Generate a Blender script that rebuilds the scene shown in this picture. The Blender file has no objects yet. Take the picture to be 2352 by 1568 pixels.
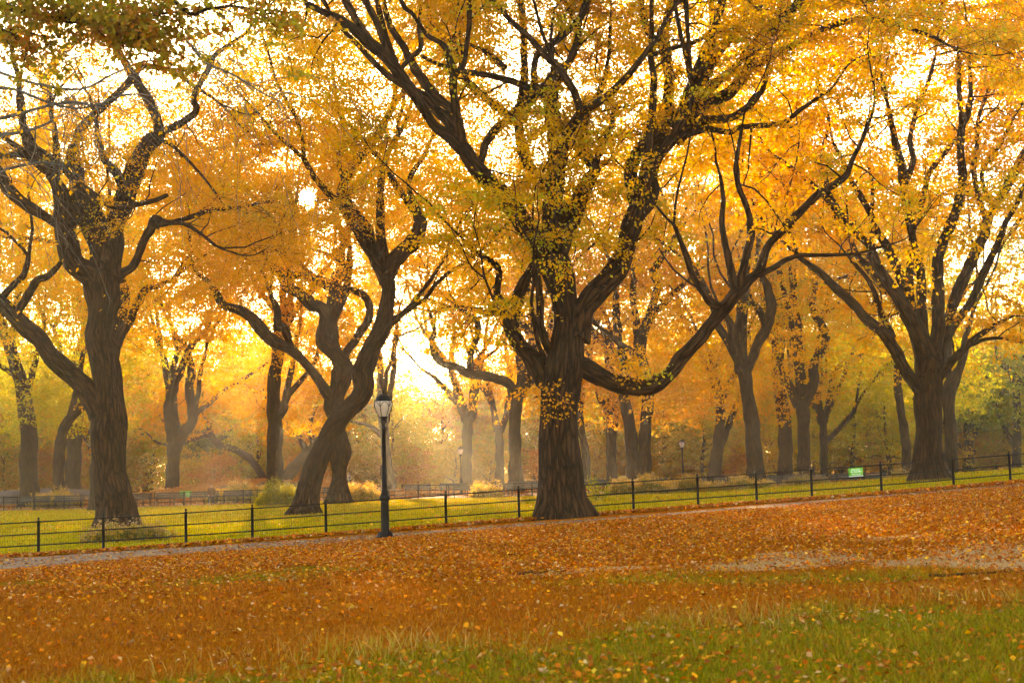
import bpy, math, random
import numpy as np
from mathutils import Vector

# ------------------------------------------------------------------ scene, camera
scene = bpy.context.scene
COL = scene.collection
R = np.random.default_rng(11)
random.seed(11)

F0 = 3267.0                       # focal length in units of the tracing picture (2352 wide)
EYE = 1.75
PITCH = math.radians(5.13)
ROLL = 0.027
_f = np.array([0, math.cos(PITCH), math.sin(PITCH)])
_r0 = np.array([1.0, 0, 0])
_u0 = np.array([0, -math.sin(PITCH), math.cos(PITCH)])
C_R = math.cos(ROLL) * _r0 - math.sin(ROLL) * _u0
C_U = math.cos(ROLL) * _u0 + math.sin(ROLL) * _r0
C_P = np.array([0, 0, EYE])

def ray(px, py):
    d = _f + (px - 1176.0) / F0 * C_R + (784.0 - py) / F0 * C_U
    return d / d[1]

def at(px, py, Y):
    """point of the place that lies Y metres ahead on the sight line"""
    return C_P + ray(px, py) * Y

def project(P):
    d = P - C_P
    z = d @ _f
    return 1176 + F0 * (d @ C_R) / z, 784 - F0 * (d @ C_U) / z

cam_d = bpy.data.cameras.new('camera')
cam_d.sensor_width = 36.0
cam_d.lens = 36.0 * F0 / 2352.0
cam_d.clip_start = 0.1
cam_d.clip_end = 6000
cam_d.dof.use_dof = True
cam_d.dof.focus_distance = 44
cam_d.dof.aperture_fstop = 3.2
cam = bpy.data.objects.new('camera', cam_d)
COL.objects.link(cam)
from mathutils import Matrix
M = Matrix(((C_R[0], C_U[0], -_f[0], 0), (C_R[1], C_U[1], -_f[1], 0), (C_R[2], C_U[2], -_f[2], EYE), (0, 0, 0, 1)))
cam.matrix_world = M
scene.camera = cam

# ------------------------------------------------------------------ helpers: tags, mesh builder
def tag(o, label=None, cat=None, group=None, kind=None):
    if label: o['label'] = label
    if cat: o['category'] = cat
    if group: o['group'] = group
    if kind: o['kind'] = kind
    return o

def empty(name, loc=(0, 0, 0)):
    o = bpy.data.objects.new(name, None)
    o.empty_display_size = 0.2
    COL.objects.link(o)
    o.location = loc
    return o

class MB:
    def __init__(self):
        self.v, self.q, self.t, self.uv, self.qc, self.tc = [], [], [], [], [], []
        self.n = 0
        self.has_uv = False
    def add(self, v, q=None, t=None, uv=None, qc=None, tc=None):
        v = np.asarray(v, float).reshape(-1, 3)
        self.v.append(v)
        if uv is None: uv = np.zeros((len(v), 2))
        else: self.has_uv = True
        self.uv.append(np.asarray(uv, float).reshape(-1, 2))
        if q is not None and len(q):
            q = np.asarray(q, int).reshape(-1, 4); self.q.append(q + self.n)
            self.qc.append(np.ones((len(q), 3)) if qc is None else np.asarray(qc, float))
        if t is not None and len(t):
            t = np.asarray(t, int).reshape(-1, 3); self.t.append(t + self.n)
            self.tc.append(np.ones((len(t), 3)) if tc is None else np.asarray(tc, float))
        self.n += len(v)
        return self
    def box(self, c, s, rz=0.0, rx=0.0):
        x, y, z = np.array(s) / 2
        p = np.array([[-x,-y,-z],[x,-y,-z],[x,y,-z],[-x,y,-z],[-x,-y,z],[x,-y,z],[x,y,z],[-x,y,z]])
        if rx:
            k, w = math.cos(rx), math.sin(rx); p = p @ np.array([[1,0,0],[0,k,w],[0,-w,k]])
        if rz:
            k, w = math.cos(rz), math.sin(rz); p = p @ np.array([[k,w,0],[-w,k,0],[0,0,1]])
        return self.add(p + np.array(c), [[0,3,2,1],[4,5,6,7],[0,1,5,4],[1,2,6,5],[2,3,7,6],[3,0,4,7]])
    def tube(self, pts, rad, sides=8, cap=False, mod=None):
        pts = np.asarray(pts, float); n = len(pts)
        rad = np.broadcast_to(np.asarray(rad, float), (n,))
        self.batch(pts[None], rad[None], sides, mod)
        if cap:
            a = self.n - n * sides
            for e, i in ((0, 0), (1, n - 1)):
                base = np.concatenate([self.v[-1 - e][i * sides:(i + 1) * sides] if False else self._last[i * sides:(i + 1) * sides], pts[i:i + 1]])
                k = np.arange(sides)
                f = np.stack([k, (k + 1) % sides, np.full(sides, sides)], 1)
                if i == 0: f = f[:, ::-1]
                self.add(base, t=f)
        return self
    def batch(self, P, Rr, sides, mod=None):
        """many tubes with the same number of points: P (M,n,3), Rr (M,n)"""
        Mn, n, _ = P.shape
        T = np.empty_like(P)
        T[:, 1:-1] = P[:, 2:] - P[:, :-2]; T[:, 0] = P[:, 1] - P[:, 0]; T[:, -1] = P[:, -1] - P[:, -2]
        T /= np.linalg.norm(T, axis=2, keepdims=True) + 1e-9
        avg = P[:, -1] - P[:, 0]; avg /= np.linalg.norm(avg, axis=1, keepdims=True) + 1e-9
        ref = np.where((np.abs(avg[:, 1:2]) < 0.8), np.array([[0, 1.0, 0]]), np.array([[1.0, 0, 0]]))
        U = ref[:, None] - T * (ref[:, None] * T).sum(2, keepdims=True)
        U /= np.linalg.norm(U, axis=2, keepdims=True) + 1e-9
        V = np.cross(T, U)
        a = np.linspace(0, 2 * np.pi, sides, endpoint=False)
        rr = np.repeat(Rr[:, :, None], sides, 2)
        arc = np.concatenate([np.zeros((Mn, 1)), np.cumsum(np.linalg.norm(np.diff(P, axis=1), axis=2), 1)], 1)
        if mod is not None: rr = rr * mod(a[None, None], arc[:, :, None])
        vv = P[:, :, None] + rr[..., None] * (np.cos(a)[None, None, :, None] * U[:, :, None] + np.sin(a)[None, None, :, None] * V[:, :, None])
        k = np.arange(sides); i = np.arange(n - 1)[:, None]
        q = np.stack([i * sides + k, i * sides + (k + 1) % sides, (i + 1) * sides + (k + 1) % sides, (i + 1) * sides + k], 2).reshape(-1, 4)
        q = (np.arange(Mn)[:, None, None] * n * sides + q[None]).reshape(-1, 4)
        rm = Rr.max(1)
        uv = np.stack([np.broadcast_to(a[None, None] * rm[:, None, None], (Mn, n, sides)), np.broadcast_to(arc[:, :, None] + rm[:, None, None] * 37, (Mn, n, sides))], 3)
        self._last = vv.reshape(-1, 3)
        return self.add(self._last, q, uv=uv.reshape(-1, 2))
    def lathe(self, prof, c, sides=16, square=False):
        """prof: list of (radius, z)"""
        a = np.linspace(0, 2 * np.pi, sides, endpoint=False) + np.pi / sides
        pr = np.array(prof)
        v = np.stack([pr[:, :1] * np.cos(a), pr[:, :1] * np.sin(a), np.repeat(pr[:, 1:], sides, 1)], 2).reshape(-1, 3) + np.array(c)
        n = len(pr); k = np.arange(sides); i = np.arange(n - 1)[:, None]
        q = np.stack([i * sides + k, i * sides + (k + 1) % sides, (i + 1) * sides + (k + 1) % sides, (i + 1) * sides + k], 2).reshape(-1, 4)
        return self.add(v, q)
    def build(self, name, mat, parent=None, smooth=True, col=False, link=True):
        v = np.concatenate(self.v)
        q = np.concatenate(self.q) if self.q else np.zeros((0, 4), int)
        t = np.concatenate(self.t) if self.t else np.zeros((0, 3), int)
        me = bpy.data.meshes.new(name)
        me.vertices.add(len(v)); me.vertices.foreach_set('co', v.astype(np.float32).ravel())
        loops = np.concatenate([q.ravel(), t.ravel()]).astype(np.int32)
        me.loops.add(len(loops)); me.loops.foreach_set('vertex_index', loops)
        nf = len(q) + len(t)
        me.polygons.add(nf)
        st = np.concatenate([np.arange(len(q)) * 4, len(q) * 4 + np.arange(len(t)) * 3]).astype(np.int32)
        me.polygons.foreach_set('loop_start', st)
        if smooth is True: me.polygons.foreach_set('use_smooth', np.ones(nf, bool))
        me.update(calc_edges=True)
        if self.has_uv:
            uv = np.concatenate(self.uv)[loops]
            l = me.uv_layers.new(name='UVMap'); l.data.foreach_set('uv', uv.astype(np.float32).ravel())
        if col:
            c = np.concatenate([np.concatenate(x) for x in (self.qc, self.tc) if x])
            c = np.concatenate([c, np.ones((nf, 1))], 1).astype(np.float32)
            at_ = me.attributes.new('tint', 'FLOAT_COLOR', 'FACE'); at_.data.foreach_set('color', c.ravel())
        me.materials.append(mat)
        o = bpy.data.objects.new(name, me)
        COL.objects.link(o)
        if parent is not None: o.parent = parent
        return o

def part(o, parent):
    """keep the world coordinates of a mesh built in place while parenting it to an Empty that stands elsewhere"""
    o.parent = parent
    o.matrix_parent_inverse = Matrix.Translation(-Vector(parent.location))
    return o

def copy_tree(o, parent=None):
    c = o.copy(); COL.objects.link(c)
    if parent is not None: c.parent = parent
    for ch in list(o.children): copy_tree(ch, c)
    return c

# ------------------------------------------------------------------ materials
def mat(name):
    m = bpy.data.materials.new(name); m.use_nodes = True
    nt = m.node_tree; nt.nodes.clear()
    out = nt.nodes.new('ShaderNodeOutputMaterial')
    def N(t, **kw):
        n = nt.nodes.new(t)
        for k, v in kw.items():
            if k in n.inputs: n.inputs[k].default_value = v
            else: setattr(n, k, v)
        return n
    L = nt.links.new
    return m, nt, N, L, out

def ramp(N, stops):
    r = N('ShaderNodeValToRGB'); e = r.color_ramp.elements
    while len(e) < len(stops): e.new(0.5)
    for k, (p, c) in enumerate(stops):
        e[k].position = p; e[k].color = (*c, 1)
    return r

def bark_material(name, dark, light, moss, scale=1.0, moss_amt=0.35):
    m, nt, N, L, out = mat(name)
    uv = N('ShaderNodeUVMap', uv_map='UVMap')
    mp = N('ShaderNodeMapping'); mp.inputs['Scale'].default_value = (7 * scale, 1.9 * scale, 1)
    L(uv.outputs[0], mp.inputs[0])
    nz = N('ShaderNodeTexNoise'); nz.inputs['Scale'].default_value = 1.6; nz.inputs['Detail'].default_value = 3
    L(mp.outputs[0], nz.inputs['Vector'])
    mixv = N('ShaderNodeMix', data_type='VECTOR'); mixv.inputs[0].default_value = 0.5
    L(mp.outputs[0], mixv.inputs[4]); L(nz.outputs['Color'], mixv.inputs[5])
    vo = N('ShaderNodeTexVoronoi', feature='DISTANCE_TO_EDGE'); vo.inputs['Scale'].default_value = 1.4
    L(mixv.outputs[1], vo.inputs['Vector'])
    n2 = N('ShaderNodeTexNoise'); n2.inputs['Scale'].default_value = 2.5; n2.inputs['Detail'].default_value = 6
    L(mp.outputs[0], n2.inputs['Vector'])
    mul = N('ShaderNodeMath', operation='MULTIPLY'); L(vo.outputs['Distance'], mul.inputs[0]); mul.inputs[1].default_value = 2.2
    add = N('ShaderNodeMath', operation='MULTIPLY_ADD'); L(n2.outputs['Fac'], add.inputs[0]); add.inputs[1].default_value = 0.7; L(mul.outputs[0], add.inputs[2])
    rp = ramp(N, [(0.3, dark), (0.62, tuple((a + b) / 2 for a, b in zip(dark, light))), (1.0, light)])
    L(add.outputs[0], rp.inputs[0])
    tc = N('ShaderNodeTexCoord')
    n3 = N('ShaderNodeTexNoise'); n3.inputs['Scale'].default_value = 0.9; n3.inputs['Detail'].default_value = 5
    L(tc.outputs['Object'], n3.inputs['Vector'])
    mr = N('ShaderNodeMapRange'); mr.inputs[1].default_value = 0.5; mr.inputs[2].default_value = 0.72; mr.inputs[4].default_value = moss_amt
    L(n3.outputs['Fac'], mr.inputs[0])
    mx = N('ShaderNodeMix', data_type='RGBA'); L(mr.outputs[0], mx.inputs[0]); L(rp.outputs[0], mx.inputs[6]); mx.inputs[7].default_value = (*moss, 1)
    bs = N('ShaderNodeBsdfPrincipled'); bs.inputs['Roughness'].default_value = 0.85
    bs.inputs['Specular IOR Level'].default_value = 0.08
    L(mx.outputs[2], bs.inputs['Base Color'])
    bp = N('ShaderNodeBump'); bp.inputs['Strength'].default_value = 1.0; bp.inputs['Distance'].default_value = 0.07
    L(add.outputs[0], bp.inputs['Height']); L(bp.outputs[0], bs.inputs['Normal'])
    L(bs.outputs[0], out.inputs[0])
    return m

def leaf_material(name, trans=0.55, gloss=0.04):
    m, nt, N, L, out = mat(name)
    at_ = N('ShaderNodeAttribute', attribute_name='tint')
    d = N('ShaderNodeBsdfDiffuse'); t = N('ShaderNodeBsdfTranslucent')
    L(at_.outputs['Color'], d.inputs[0]); L(at_.outputs['Color'], t.inputs[0])
    mx = N('ShaderNodeMixShader'); mx.inputs[0].default_value = trans
    L(d.outputs[0], mx.inputs[1]); L(t.outputs[0], mx.inputs[2])
    g = N('ShaderNodeBsdfGlossy'); g.inputs['Roughness'].default_value = 0.45
    m2 = N('ShaderNodeMixShader'); m2.inputs[0].default_value = gloss
    L(mx.outputs[0], m2.inputs[1]); L(g.outputs[0], m2.inputs[2])
    L(m2.outputs[0], out.inputs[0])
    return m

def plain(name, col, rough=0.5, spec=0.5, metal=0.0, noise=0.0, nscale=20, bump=0.0):
    m, nt, N, L, out = mat(name)
    bs = N('ShaderNodeBsdfPrincipled'); bs.inputs['Roughness'].default_value = rough
    bs.inputs['Specular IOR Level'].default_value = spec; bs.inputs['Metallic'].default_value = metal
    tc = N('ShaderNodeTexCoord'); nz = N('ShaderNodeTexNoise'); nz.inputs['Scale'].default_value = nscale; nz.inputs['Detail'].default_value = 5
    L(tc.outputs['Object'], nz.inputs['Vector'])
    lo = tuple(c * (1 - noise) for c in col); hi = tuple(min(1, c * (1 + noise)) for c in col)
    rp = ramp(N, [(0.3, lo), (0.7, hi)]); L(nz.outputs['Fac'], rp.inputs[0]); L(rp.outputs[0], bs.inputs['Base Color'])
    if bump:
        b = N('ShaderNodeBump'); b.inputs['Strength'].default_value = bump; b.inputs['Distance'].default_value = 0.02
        L(nz.outputs['Fac'], b.inputs['Height']); L(b.outputs[0], bs.inputs['Normal'])
    L(bs.outputs[0], out.inputs[0])
    return m

BARK = bark_material('bark_elm', (0.004, 0.0018, 0.0007), (0.066, 0.028, 0.0105), (0.022, 0.015, 0.003), 1.0, 0.45)
BARK_FAR = bark_material('bark_far', (0.007, 0.0032, 0.0012), (0.058, 0.026, 0.010), (0.022, 0.015, 0.003), 0.8, 0.3)
BARK_GREY = bark_material('bark_pale', (0.07, 0.055, 0.045), (0.22, 0.18, 0.15), (0.1, 0.09, 0.05), 1.0, 0.2)
LEAF = leaf_material('autumn_leaf', 0.62, 0.006)
LITTER = leaf_material('fallen_leaf', 0.15, 0.012)
GRASSB = leaf_material('grass_blade', 0.3, 0.006)
IRON = plain('black_iron', (0.009, 0.0055, 0.004), 0.5, 0.10, 0.0, 0.5, 14, 0.25)
IRON_FAR = plain('dark_green_iron', (0.010, 0.007, 0.004), 0.5, 0.12, 0.0, 0.3, 10)
WIRE = plain('wire', (0.006, 0.005, 0.004), 0.5, 0.2)
SLAT = plain('bench_slat', (0.045, 0.032, 0.022), 0.38, 0.6, 0.0, 0.4, 6)
# ------------------------------------------------------------------ terrain
POSTS = [(-66,1285),(107,1272),(279,1258),(450,1248),(577,1243),(745,1231),(885,1221),(1022,1211),(1193,1198),(1329,1189),(1463,1179),(1607,1166),(1740,1156),(1860,1146),(2005,1133),(2153,1119),(2305,1109),(2460,1098)]
def fence_D(px): return 36.5 + 7.0 * px / 2352.0
_FP = np.array([at(x, y, fence_D(x)) for x, y in POSTS])
_zc = np.polyfit(_FP[:, 0], _FP[:, 2], 2)
_yc = np.polyfit(_FP[:, 0], _FP[:, 1], 1)
def fence_line(X): return np.polyval(_yc, X)
def sstep(a, b, x):
    t = np.clip((x - a) / (b - a), 0, 1); return t * t * (3 - 2 * t)
ROCKS = [(-21.5, 113, 8.5, 5.5, 1.5), (-38, 114, 9, 4.5, .9), (-13, 114, 5, 4, .8)]      # (cx, cy, rx, ry, h)
def terrain(X, Y):
    X = np.asarray(X, float); Y = np.asarray(Y, float)
    Xc = np.clip(X, -24, 26)
    zf = np.polyval(_zc, Xc)
    yf = fence_line(Xc)
    w = sstep(4, 1, (yf - Y) / np.maximum(yf - 5, 1) * 4 ) if False else np.where(Y < yf, sstep(6.0, 33.0, Y + (36.5 - yf) * 0.6), 1 - sstep(8.0, 46.0, Y - yf))
    z = zf * w
    for cx, cy, rx, ry, h in ROCKS:
        d2 = ((X - cx) / rx) ** 2 + ((Y - cy) / ry) ** 2
        z = z + h * np.exp(-d2 * 1.3) * (1 + 0.10 * np.sin(X * 1.1 + Y * 0.6) * np.sin(Y * 0.9 - X * .4))
    z = z + 0.035 * np.sin(X * 0.23 + 1.3) * np.sin(Y * 0.19) * (Y > 6)
    return z
def hit(px, py, y0=8.0, y1=400.0):
    """where the sight line meets the ground"""
    d = ray(px, py); Y = np.arange(y0, y1, 0.05)
    P = C_P[None] + d[None] * Y[:, None]
    b = P[:, 2] < terrain(P[:, 0], P[:, 1])
    i = int(np.argmax(b)) if b.any() else len(Y) - 1
    return P[i]

_xs = np.concatenate([np.arange(-400, -60, 20), np.arange(-60, -26, 1.5), np.arange(-26, 28, 0.35), np.arange(28, 62, 1.5), np.arange(62, 401, 20)])
_ys = np.concatenate([np.arange(-60, 4, 4), np.arange(4, 62, 0.35), np.arange(62, 140, 0.9), np.arange(140, 620, 16)])
def grid_xy():
    return np.meshgrid(_xs, _ys)
# boundaries of the green turf in front, traced on the ground
_gb = np.array([hit(x, y)[:2] for x, y in [(-200,1600),(200,1585),(480,1552),(800,1518),(1100,1488),(1400,1458),(1650,1432),(1900,1408),(2150,1390),(2352,1380),(2600,1370)]])
def green_edge(X): return np.interp(X, _gb[:, 0], _gb[:, 1])
DIRT = [(1800,1290,1.15,.95),(1720,1300,.9,.6),(1900,1282,.9,.55),(1850,1268,.9,.4),(2170,1288,1.2,.55),(2290,1262,1.1,.9),(2352,1292,1.2,.6),(2420,1268,1.6,1.2),(2240,1275,1,.6),(1375,1306,1.0,.28),(1250,1318,.6,.2),(480,1292,1.4,.45),(330,1305,1.0,.35),(2060,1235,1.0,.25)]
DIRT = [(*hit(a, b)[:2], c, d) for a, b, c, d in DIRT]
PATCH = [hit(a, b)[:2] for a, b in [(600,1320),(520,1335),(700,1305),(40,1340),(1760,1332),(2000,1328),(1500,1332),(760,1310)]]

def ground_material():
    m, nt, N, L, out = mat('ground_turf')
    tc = N('ShaderNodeTexCoord')
    def att(n):
        a = N('ShaderNodeAttribute', attribute_name=n); return a.outputs['Fac']
    def noise(s, d=6, rough=0.6, vec=None):
        n = N('ShaderNodeTexNoise'); n.inputs['Scale'].default_value = s; n.inputs['Detail'].default_value = d; n.inputs['Roughness'].default_value = rough
        L(tc.outputs['Object'] if vec is None else vec, n.inputs['Vector']); return n
    def mix(f, a, b):
        x = N('ShaderNodeMix', data_type='RGBA')
        if hasattr(f, 'links') or hasattr(f, 'is_linked'): L(f, x.inputs[0])
        for s, c in ((6, a), (7, b)):
            if isinstance(c, tuple): x.inputs[s].default_value = (*c, 1)
            else: L(c, x.inputs[s])
        return x.outputs[2]
    def mask(a, n, lo=0.35, hi=0.65):
        s = N('ShaderNodeMath', operation='MULTIPLY_ADD'); L(n.outputs['Fac'], s.inputs[0]); s.inputs[1].default_value = 1.1
        ad = N('ShaderNodeMath', operation='SUBTRACT'); L(a, ad.inputs[0]); ad.inputs[1].default_value = 0.55
        L(ad.outputs[0], s.inputs[2])
        r = N('ShaderNodeMapRange'); r.inputs[1].default_value = lo; r.inputs[2].default_value = hi; L(s.outputs[0], r.inputs[0])
        return r.outputs[0]
    n1, n2, n3, n4 = noise(0.5, 4), noise(7, 6, 0.7), noise(28, 4, 0.7), noise(1.7, 5)
    brown = ramp(N, [(0.28, (0.18, 0.038, 0.002)), (0.5, (0.40, 0.094, 0.003)), (0.72, (0.56, 0.16, 0.007))]); L(n2.outputs['Fac'], brown.inputs[0])
    brown2 = ramp(N, [(0.3, (0.26, 0.06, 0.003)), (0.7, (0.54, 0.16, 0.008))]); L(n3.outputs['Fac'], brown2.inputs[0])
    c = mix(n1.outputs['Fac'], brown.outputs[0], brown2.outputs[0])
    green = ramp(N, [(0.3, (0.10, 0.085, 0.003)), (0.55, (0.20, 0.16, 0.005)), (0.75, (0.34, 0.20, 0.015))]); L(n2.outputs['Fac'], green.inputs[0])
    c = mix(mask(att('green'), n4), c, green.outputs[0])
    lawn = ramp(N, [(0.3, (0.24, 0.20, 0.002)), (0.55, (0.40, 0.32, 0.004)), (0.75, (0.55, 0.37, 0.007))]); L(n2.outputs['Fac'], lawn.inputs[0])
    lawn2 = ramp(N, [(0.35, (0.32, 0.26, 0.002)), (0.7, (0.52, 0.36, 0.005))]); L(n4.outputs['Fac'], lawn2.inputs[0])
    hl = N('ShaderNodeMix', data_type='RGBA'); hl.inputs[0].default_value = 0.5
    L(lawn.outputs[0], hl.inputs[6]); L(lawn2.outputs[0], hl.inputs[7])
    c = mix(att('lawn'), c, hl.outputs[2])
    dirt = ramp(N, [(0.3, (0.40, 0.20, 0.075)), (0.7, (0.66, 0.37, 0.16))]); L(n3.outputs['Fac'], dirt.inputs[0])
    c = mix(mask(att('dirt'), n4, 0.4, 0.55), c, dirt.outputs[0])
    far = ramp(N, [(0.3, (0.16, 0.06, 0.012)), (0.7, (0.40, 0.16, 0.03))]); L(n2.outputs['Fac'], far.inputs[0])
    c = mix(att('far'), c, far.outputs[0])
    bs = N('ShaderNodeBsdfPrincipled'); bs.inputs['Roughness'].default_value = 0.95; bs.inputs['Specular IOR Level'].default_value = 0.0
    L(c, bs.inputs['Base Color'])
    bp = N('ShaderNodeBump'); bp.inputs['Strength'].default_value = 1.0; bp.inputs['Distance'].default_value = 0.06
    L(n3.outputs['Fac'], bp.inputs['Height']); L(bp.outputs[0], bs.inputs['Normal'])
    L(bs.outputs[0], out.inputs[0])
    return m

def zone_green(X, Y):
    g = 1 - sstep(-0.9, 0.9, Y - green_edge(X) + .45 * np.sin(X * 2.1 + Y) + .35 * np.sin(X * 4.7 - Y * 2.2) + .25 * np.sin(X * 9.1 + Y * 5))
    for cx, cy in PATCH: g = np.maximum(g, 0.75 * np.exp(-(((X - cx) / 1.3) ** 2 + ((Y - cy) / 0.7) ** 2)))
    return g
def zone_dirt(X, Y):
    g = np.zeros_like(np.asarray(X, float))
    for cx, cy, rx, ry in DIRT: g = np.maximum(g, np.exp(-(((X - cx) / rx) ** 2 + ((Y - cy) / (ry * 1.3)) ** 2) ** 1.5))
    return g

def build_ground():
    X, Y = grid_xy(); Z = terrain(X, Y)
    ny, nx = X.shape
    k = np.arange(nx - 1); i = np.arange(ny - 1)[:, None]
    q = np.stack([i * nx + k, i * nx + k + 1, (i + 1) * nx + k + 1, (i + 1) * nx + k], 2).reshape(-1, 4)
    o = MB().add(np.stack([X, Y, Z], 2).reshape(-1, 3), q).build('ground', ground_material())
    yf = fence_line(np.clip(X, -40, 45))
    zones = dict(green=zone_green(X, Y) * (Y < yf), dirt=zone_dirt(X, Y) * (Y < yf),
                 lawn=sstep(0.1, 0.5, Y - yf), far=sstep(0, 2, Y - (93 + 0.13 * X)))
    for n, z in zones.items():
        a = o.data.attributes.new(n, 'FLOAT', 'POINT'); a.data.foreach_set('value', z.astype(np.float32).ravel())
    tag(o, 'lawn slope covered in rust brown grass and leaves with green turf in front', 'ground', kind='structure')
    return o
build_ground()

# rock outcrops swell beyond the far walk
# near footpath: a strip between the turf edge and the fence
UP_E = [(-260,1296),(0,1279),(107,1276),(279,1264),(450,1254),(745,1236),(885,1225),(1022,1216),(1193,1203),(1463,1184),(1740,1161),(2005,1138),(2305,1114),(2600,1093)]
LO_E = [(-260,1330),(0,1312),(107,1303),(279,1286),(450,1273),(745,1252),(885,1238),(1022,1226),(1193,1212),(1463,1192),(1740,1169),(2005,1146),(2305,1121),(2600,1099)]
_ue = np.array([hit(*p)[:2] for p in UP_E]); _le = np.array([hit(*p)[:2] for p in LO_E])
def path_band(X):
    return np.interp(X, _le[:, 0], _le[:, 1]), np.interp(X, _ue[:, 0], _ue[:, 1])
def path_material():
    m, nt, N, L, out = mat('asphalt_path')
    tc = N('ShaderNodeTexCoord'); n1 = N('ShaderNodeTexNoise'); n1.inputs['Scale'].default_value = 60; n1.inputs['Detail'].default_value = 4
    n2 = N('ShaderNodeTexNoise'); n2.inputs['Scale'].default_value = 1.2; n2.inputs['Detail'].default_value = 6
    L(tc.outputs['Object'], n1.inputs[0]); L(tc.outputs['Object'], n2.inputs[0])
    r1 = ramp(N, [(0.3, (0.15, 0.085, 0.055)), (0.7, (0.25, 0.15, 0.095))]); L(n1.outputs[0], r1.inputs[0])
    r2 = ramp(N, [(0.45, (0.16, 0.09, 0.055)), (0.7, (0.34, 0.17, 0.07))]); L(n2.outputs[0], r2.inputs[0])
    mx = N('ShaderNodeMix', data_type='RGBA'); mx.inputs[0].default_value = 0.5; L(r1.outputs[0], mx.inputs[6]); L(r2.outputs[0], mx.inputs[7])
    bs = N('ShaderNodeBsdfPrincipled'); bs.inputs['Roughness'].default_value = 0.95; bs.inputs['Specular IOR Level'].default_value = .15; L(mx.outputs[2], bs.inputs['Base Color'])
    b = N('ShaderNodeBump'); b.inputs['Strength'].default_value = 0.4; b.inputs['Distance'].default_value = 0.01; L(n1.outputs[0], b.inputs['Height']); L(b.outputs[0], bs.inputs['Normal'])
    L(bs.outputs[0], out.inputs[0]); return m
PATHM = path_material()
def strip(name, xs, lo, hi, nw, dz, m, label):
    lo = lo + 0.07 * np.sin(xs * 2.3) + 0.05 * np.sin(xs * 5.1 + 1); hi = hi + 0.06 * np.sin(xs * 1.9 + 2)
    t = np.linspace(0, 1, nw)
    Y = lo[None] + (hi - lo)[None] * t[:, None]; X = np.repeat(xs[None], nw, 0)
    Z = terrain(X, Y) + dz
    Z[0] -= 0.03; Z[-1] -= 0.03
    nx = len(xs); k = np.arange(nx - 1); i = np.arange(nw - 1)[:, None]
    q = np.stack([i * nx + k, i * nx + k + 1, (i + 1) * nx + k + 1, (i + 1) * nx + k], 2).reshape(-1, 4)
    o = MB().add(np.stack([X, Y, Z], 2).reshape(-1, 3), q).build(name, m)
    return tag(o, label, 'path', kind='structure')
_px = np.arange(-24, 28, 0.3)
_lo, _hi = path_band(_px)
strip('footpath', _px, _lo, _hi, 12, 0.012, PATHM, 'narrow grey asphalt footpath climbing along the near iron fence')
_fx = np.arange(-60, 66, 2.0)
strip('promenade', _fx, 94.0 + 0.10 * _fx + 1.2, 94.0 + 0.10 * _fx + 9, 8, 0.012, PATHM, 'grey promenade with benches beyond the far fence')
# ------------------------------------------------------------------ trees: limbs follow the traced outlines, each at its own depth
CROPS = dict(A=(0, 0), B=(1300, 0), C=(2696, 0), D=(0, 900), E=(1300, 900), F=(2696, 900))
def parse(text):
    """lines of 'E x,y,w ...' -> arrays (px, py, width) in picture units"""
    res = []
    for line in text.strip().splitlines():
        o = (0, 0); pts = []; sl = None
        for tk in line.split():
            if tk in CROPS: o = CROPS[tk]; continue
            if tk.startswith('s='): sl = float(tk[2:]); continue
            v = [float(a) for a in tk.split(',')]
            if len(v) == 2: v.append(pts[-1][2] * 1.568 * 1.7415 * .93 if pts else 30)
            pts.append(((o[0] + v[0] / 1.568) / 1.7415, (o[1] + v[1] / 1.568) / 1.7415, v[2] / 1.568 / 1.7415))
        if len(pts) > 1: res.append((np.array(pts), sl))
    return res

def catmull(P, per):
    P = np.asarray(P, float); n = len(P)
    if n == 2: return P[0] + (P[1] - P[0]) * np.linspace(0, 1, per + 1)[:, None]
    E = np.concatenate([[2 * P[0] - P[1]], P, [2 * P[-1] - P[-2]]])
    t = np.linspace(0, 1, per, endpoint=False)[:, None]; out = []
    for i in range(n - 1):
        a, b, c, d = E[i:i + 4]
        out.append(0.5 * (2 * b + (c - a) * t + (2 * a - 5 * b + 4 * c - d) * t ** 2 + (3 * b - a - 3 * c + d) * t ** 3))
    return np.concatenate(out + [P[-1:]])

YEL = [(.92, .475, .009), (.92, .385, .008), (.72, .51, .013)]
ORA = [(.90, .43, .012), (.88, .30, .011), (.88, .50, .013)]
GRN = [(.72, .56, .016), (.44, .44, .016), (.88, .52, .013)]
GDK = [(.26, .29, .016), (.46, .42, .016), (.68, .47, .015)]
RUS = [(.80, .34, .03), (.68, .23, .02), (.84, .46, .04)]

def palette(pal, g, rng):
    """g in 0..1 per leaf"""
    p = np.array(pal)
    c = np.where(g[:, None] < .62, p[0] + (p[1] - p[0]) * (g[:, None] / .62) ** 1.5, p[2])
    return np.clip(.82 * c * rng.uniform(.78, 1.12, (len(g), 1)) * rng.uniform(.94, 1.06, (len(g), 3)), 0, .95)

def unit(v): return v / (np.linalg.norm(v, axis=-1, keepdims=True) + 1e-9)

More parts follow.
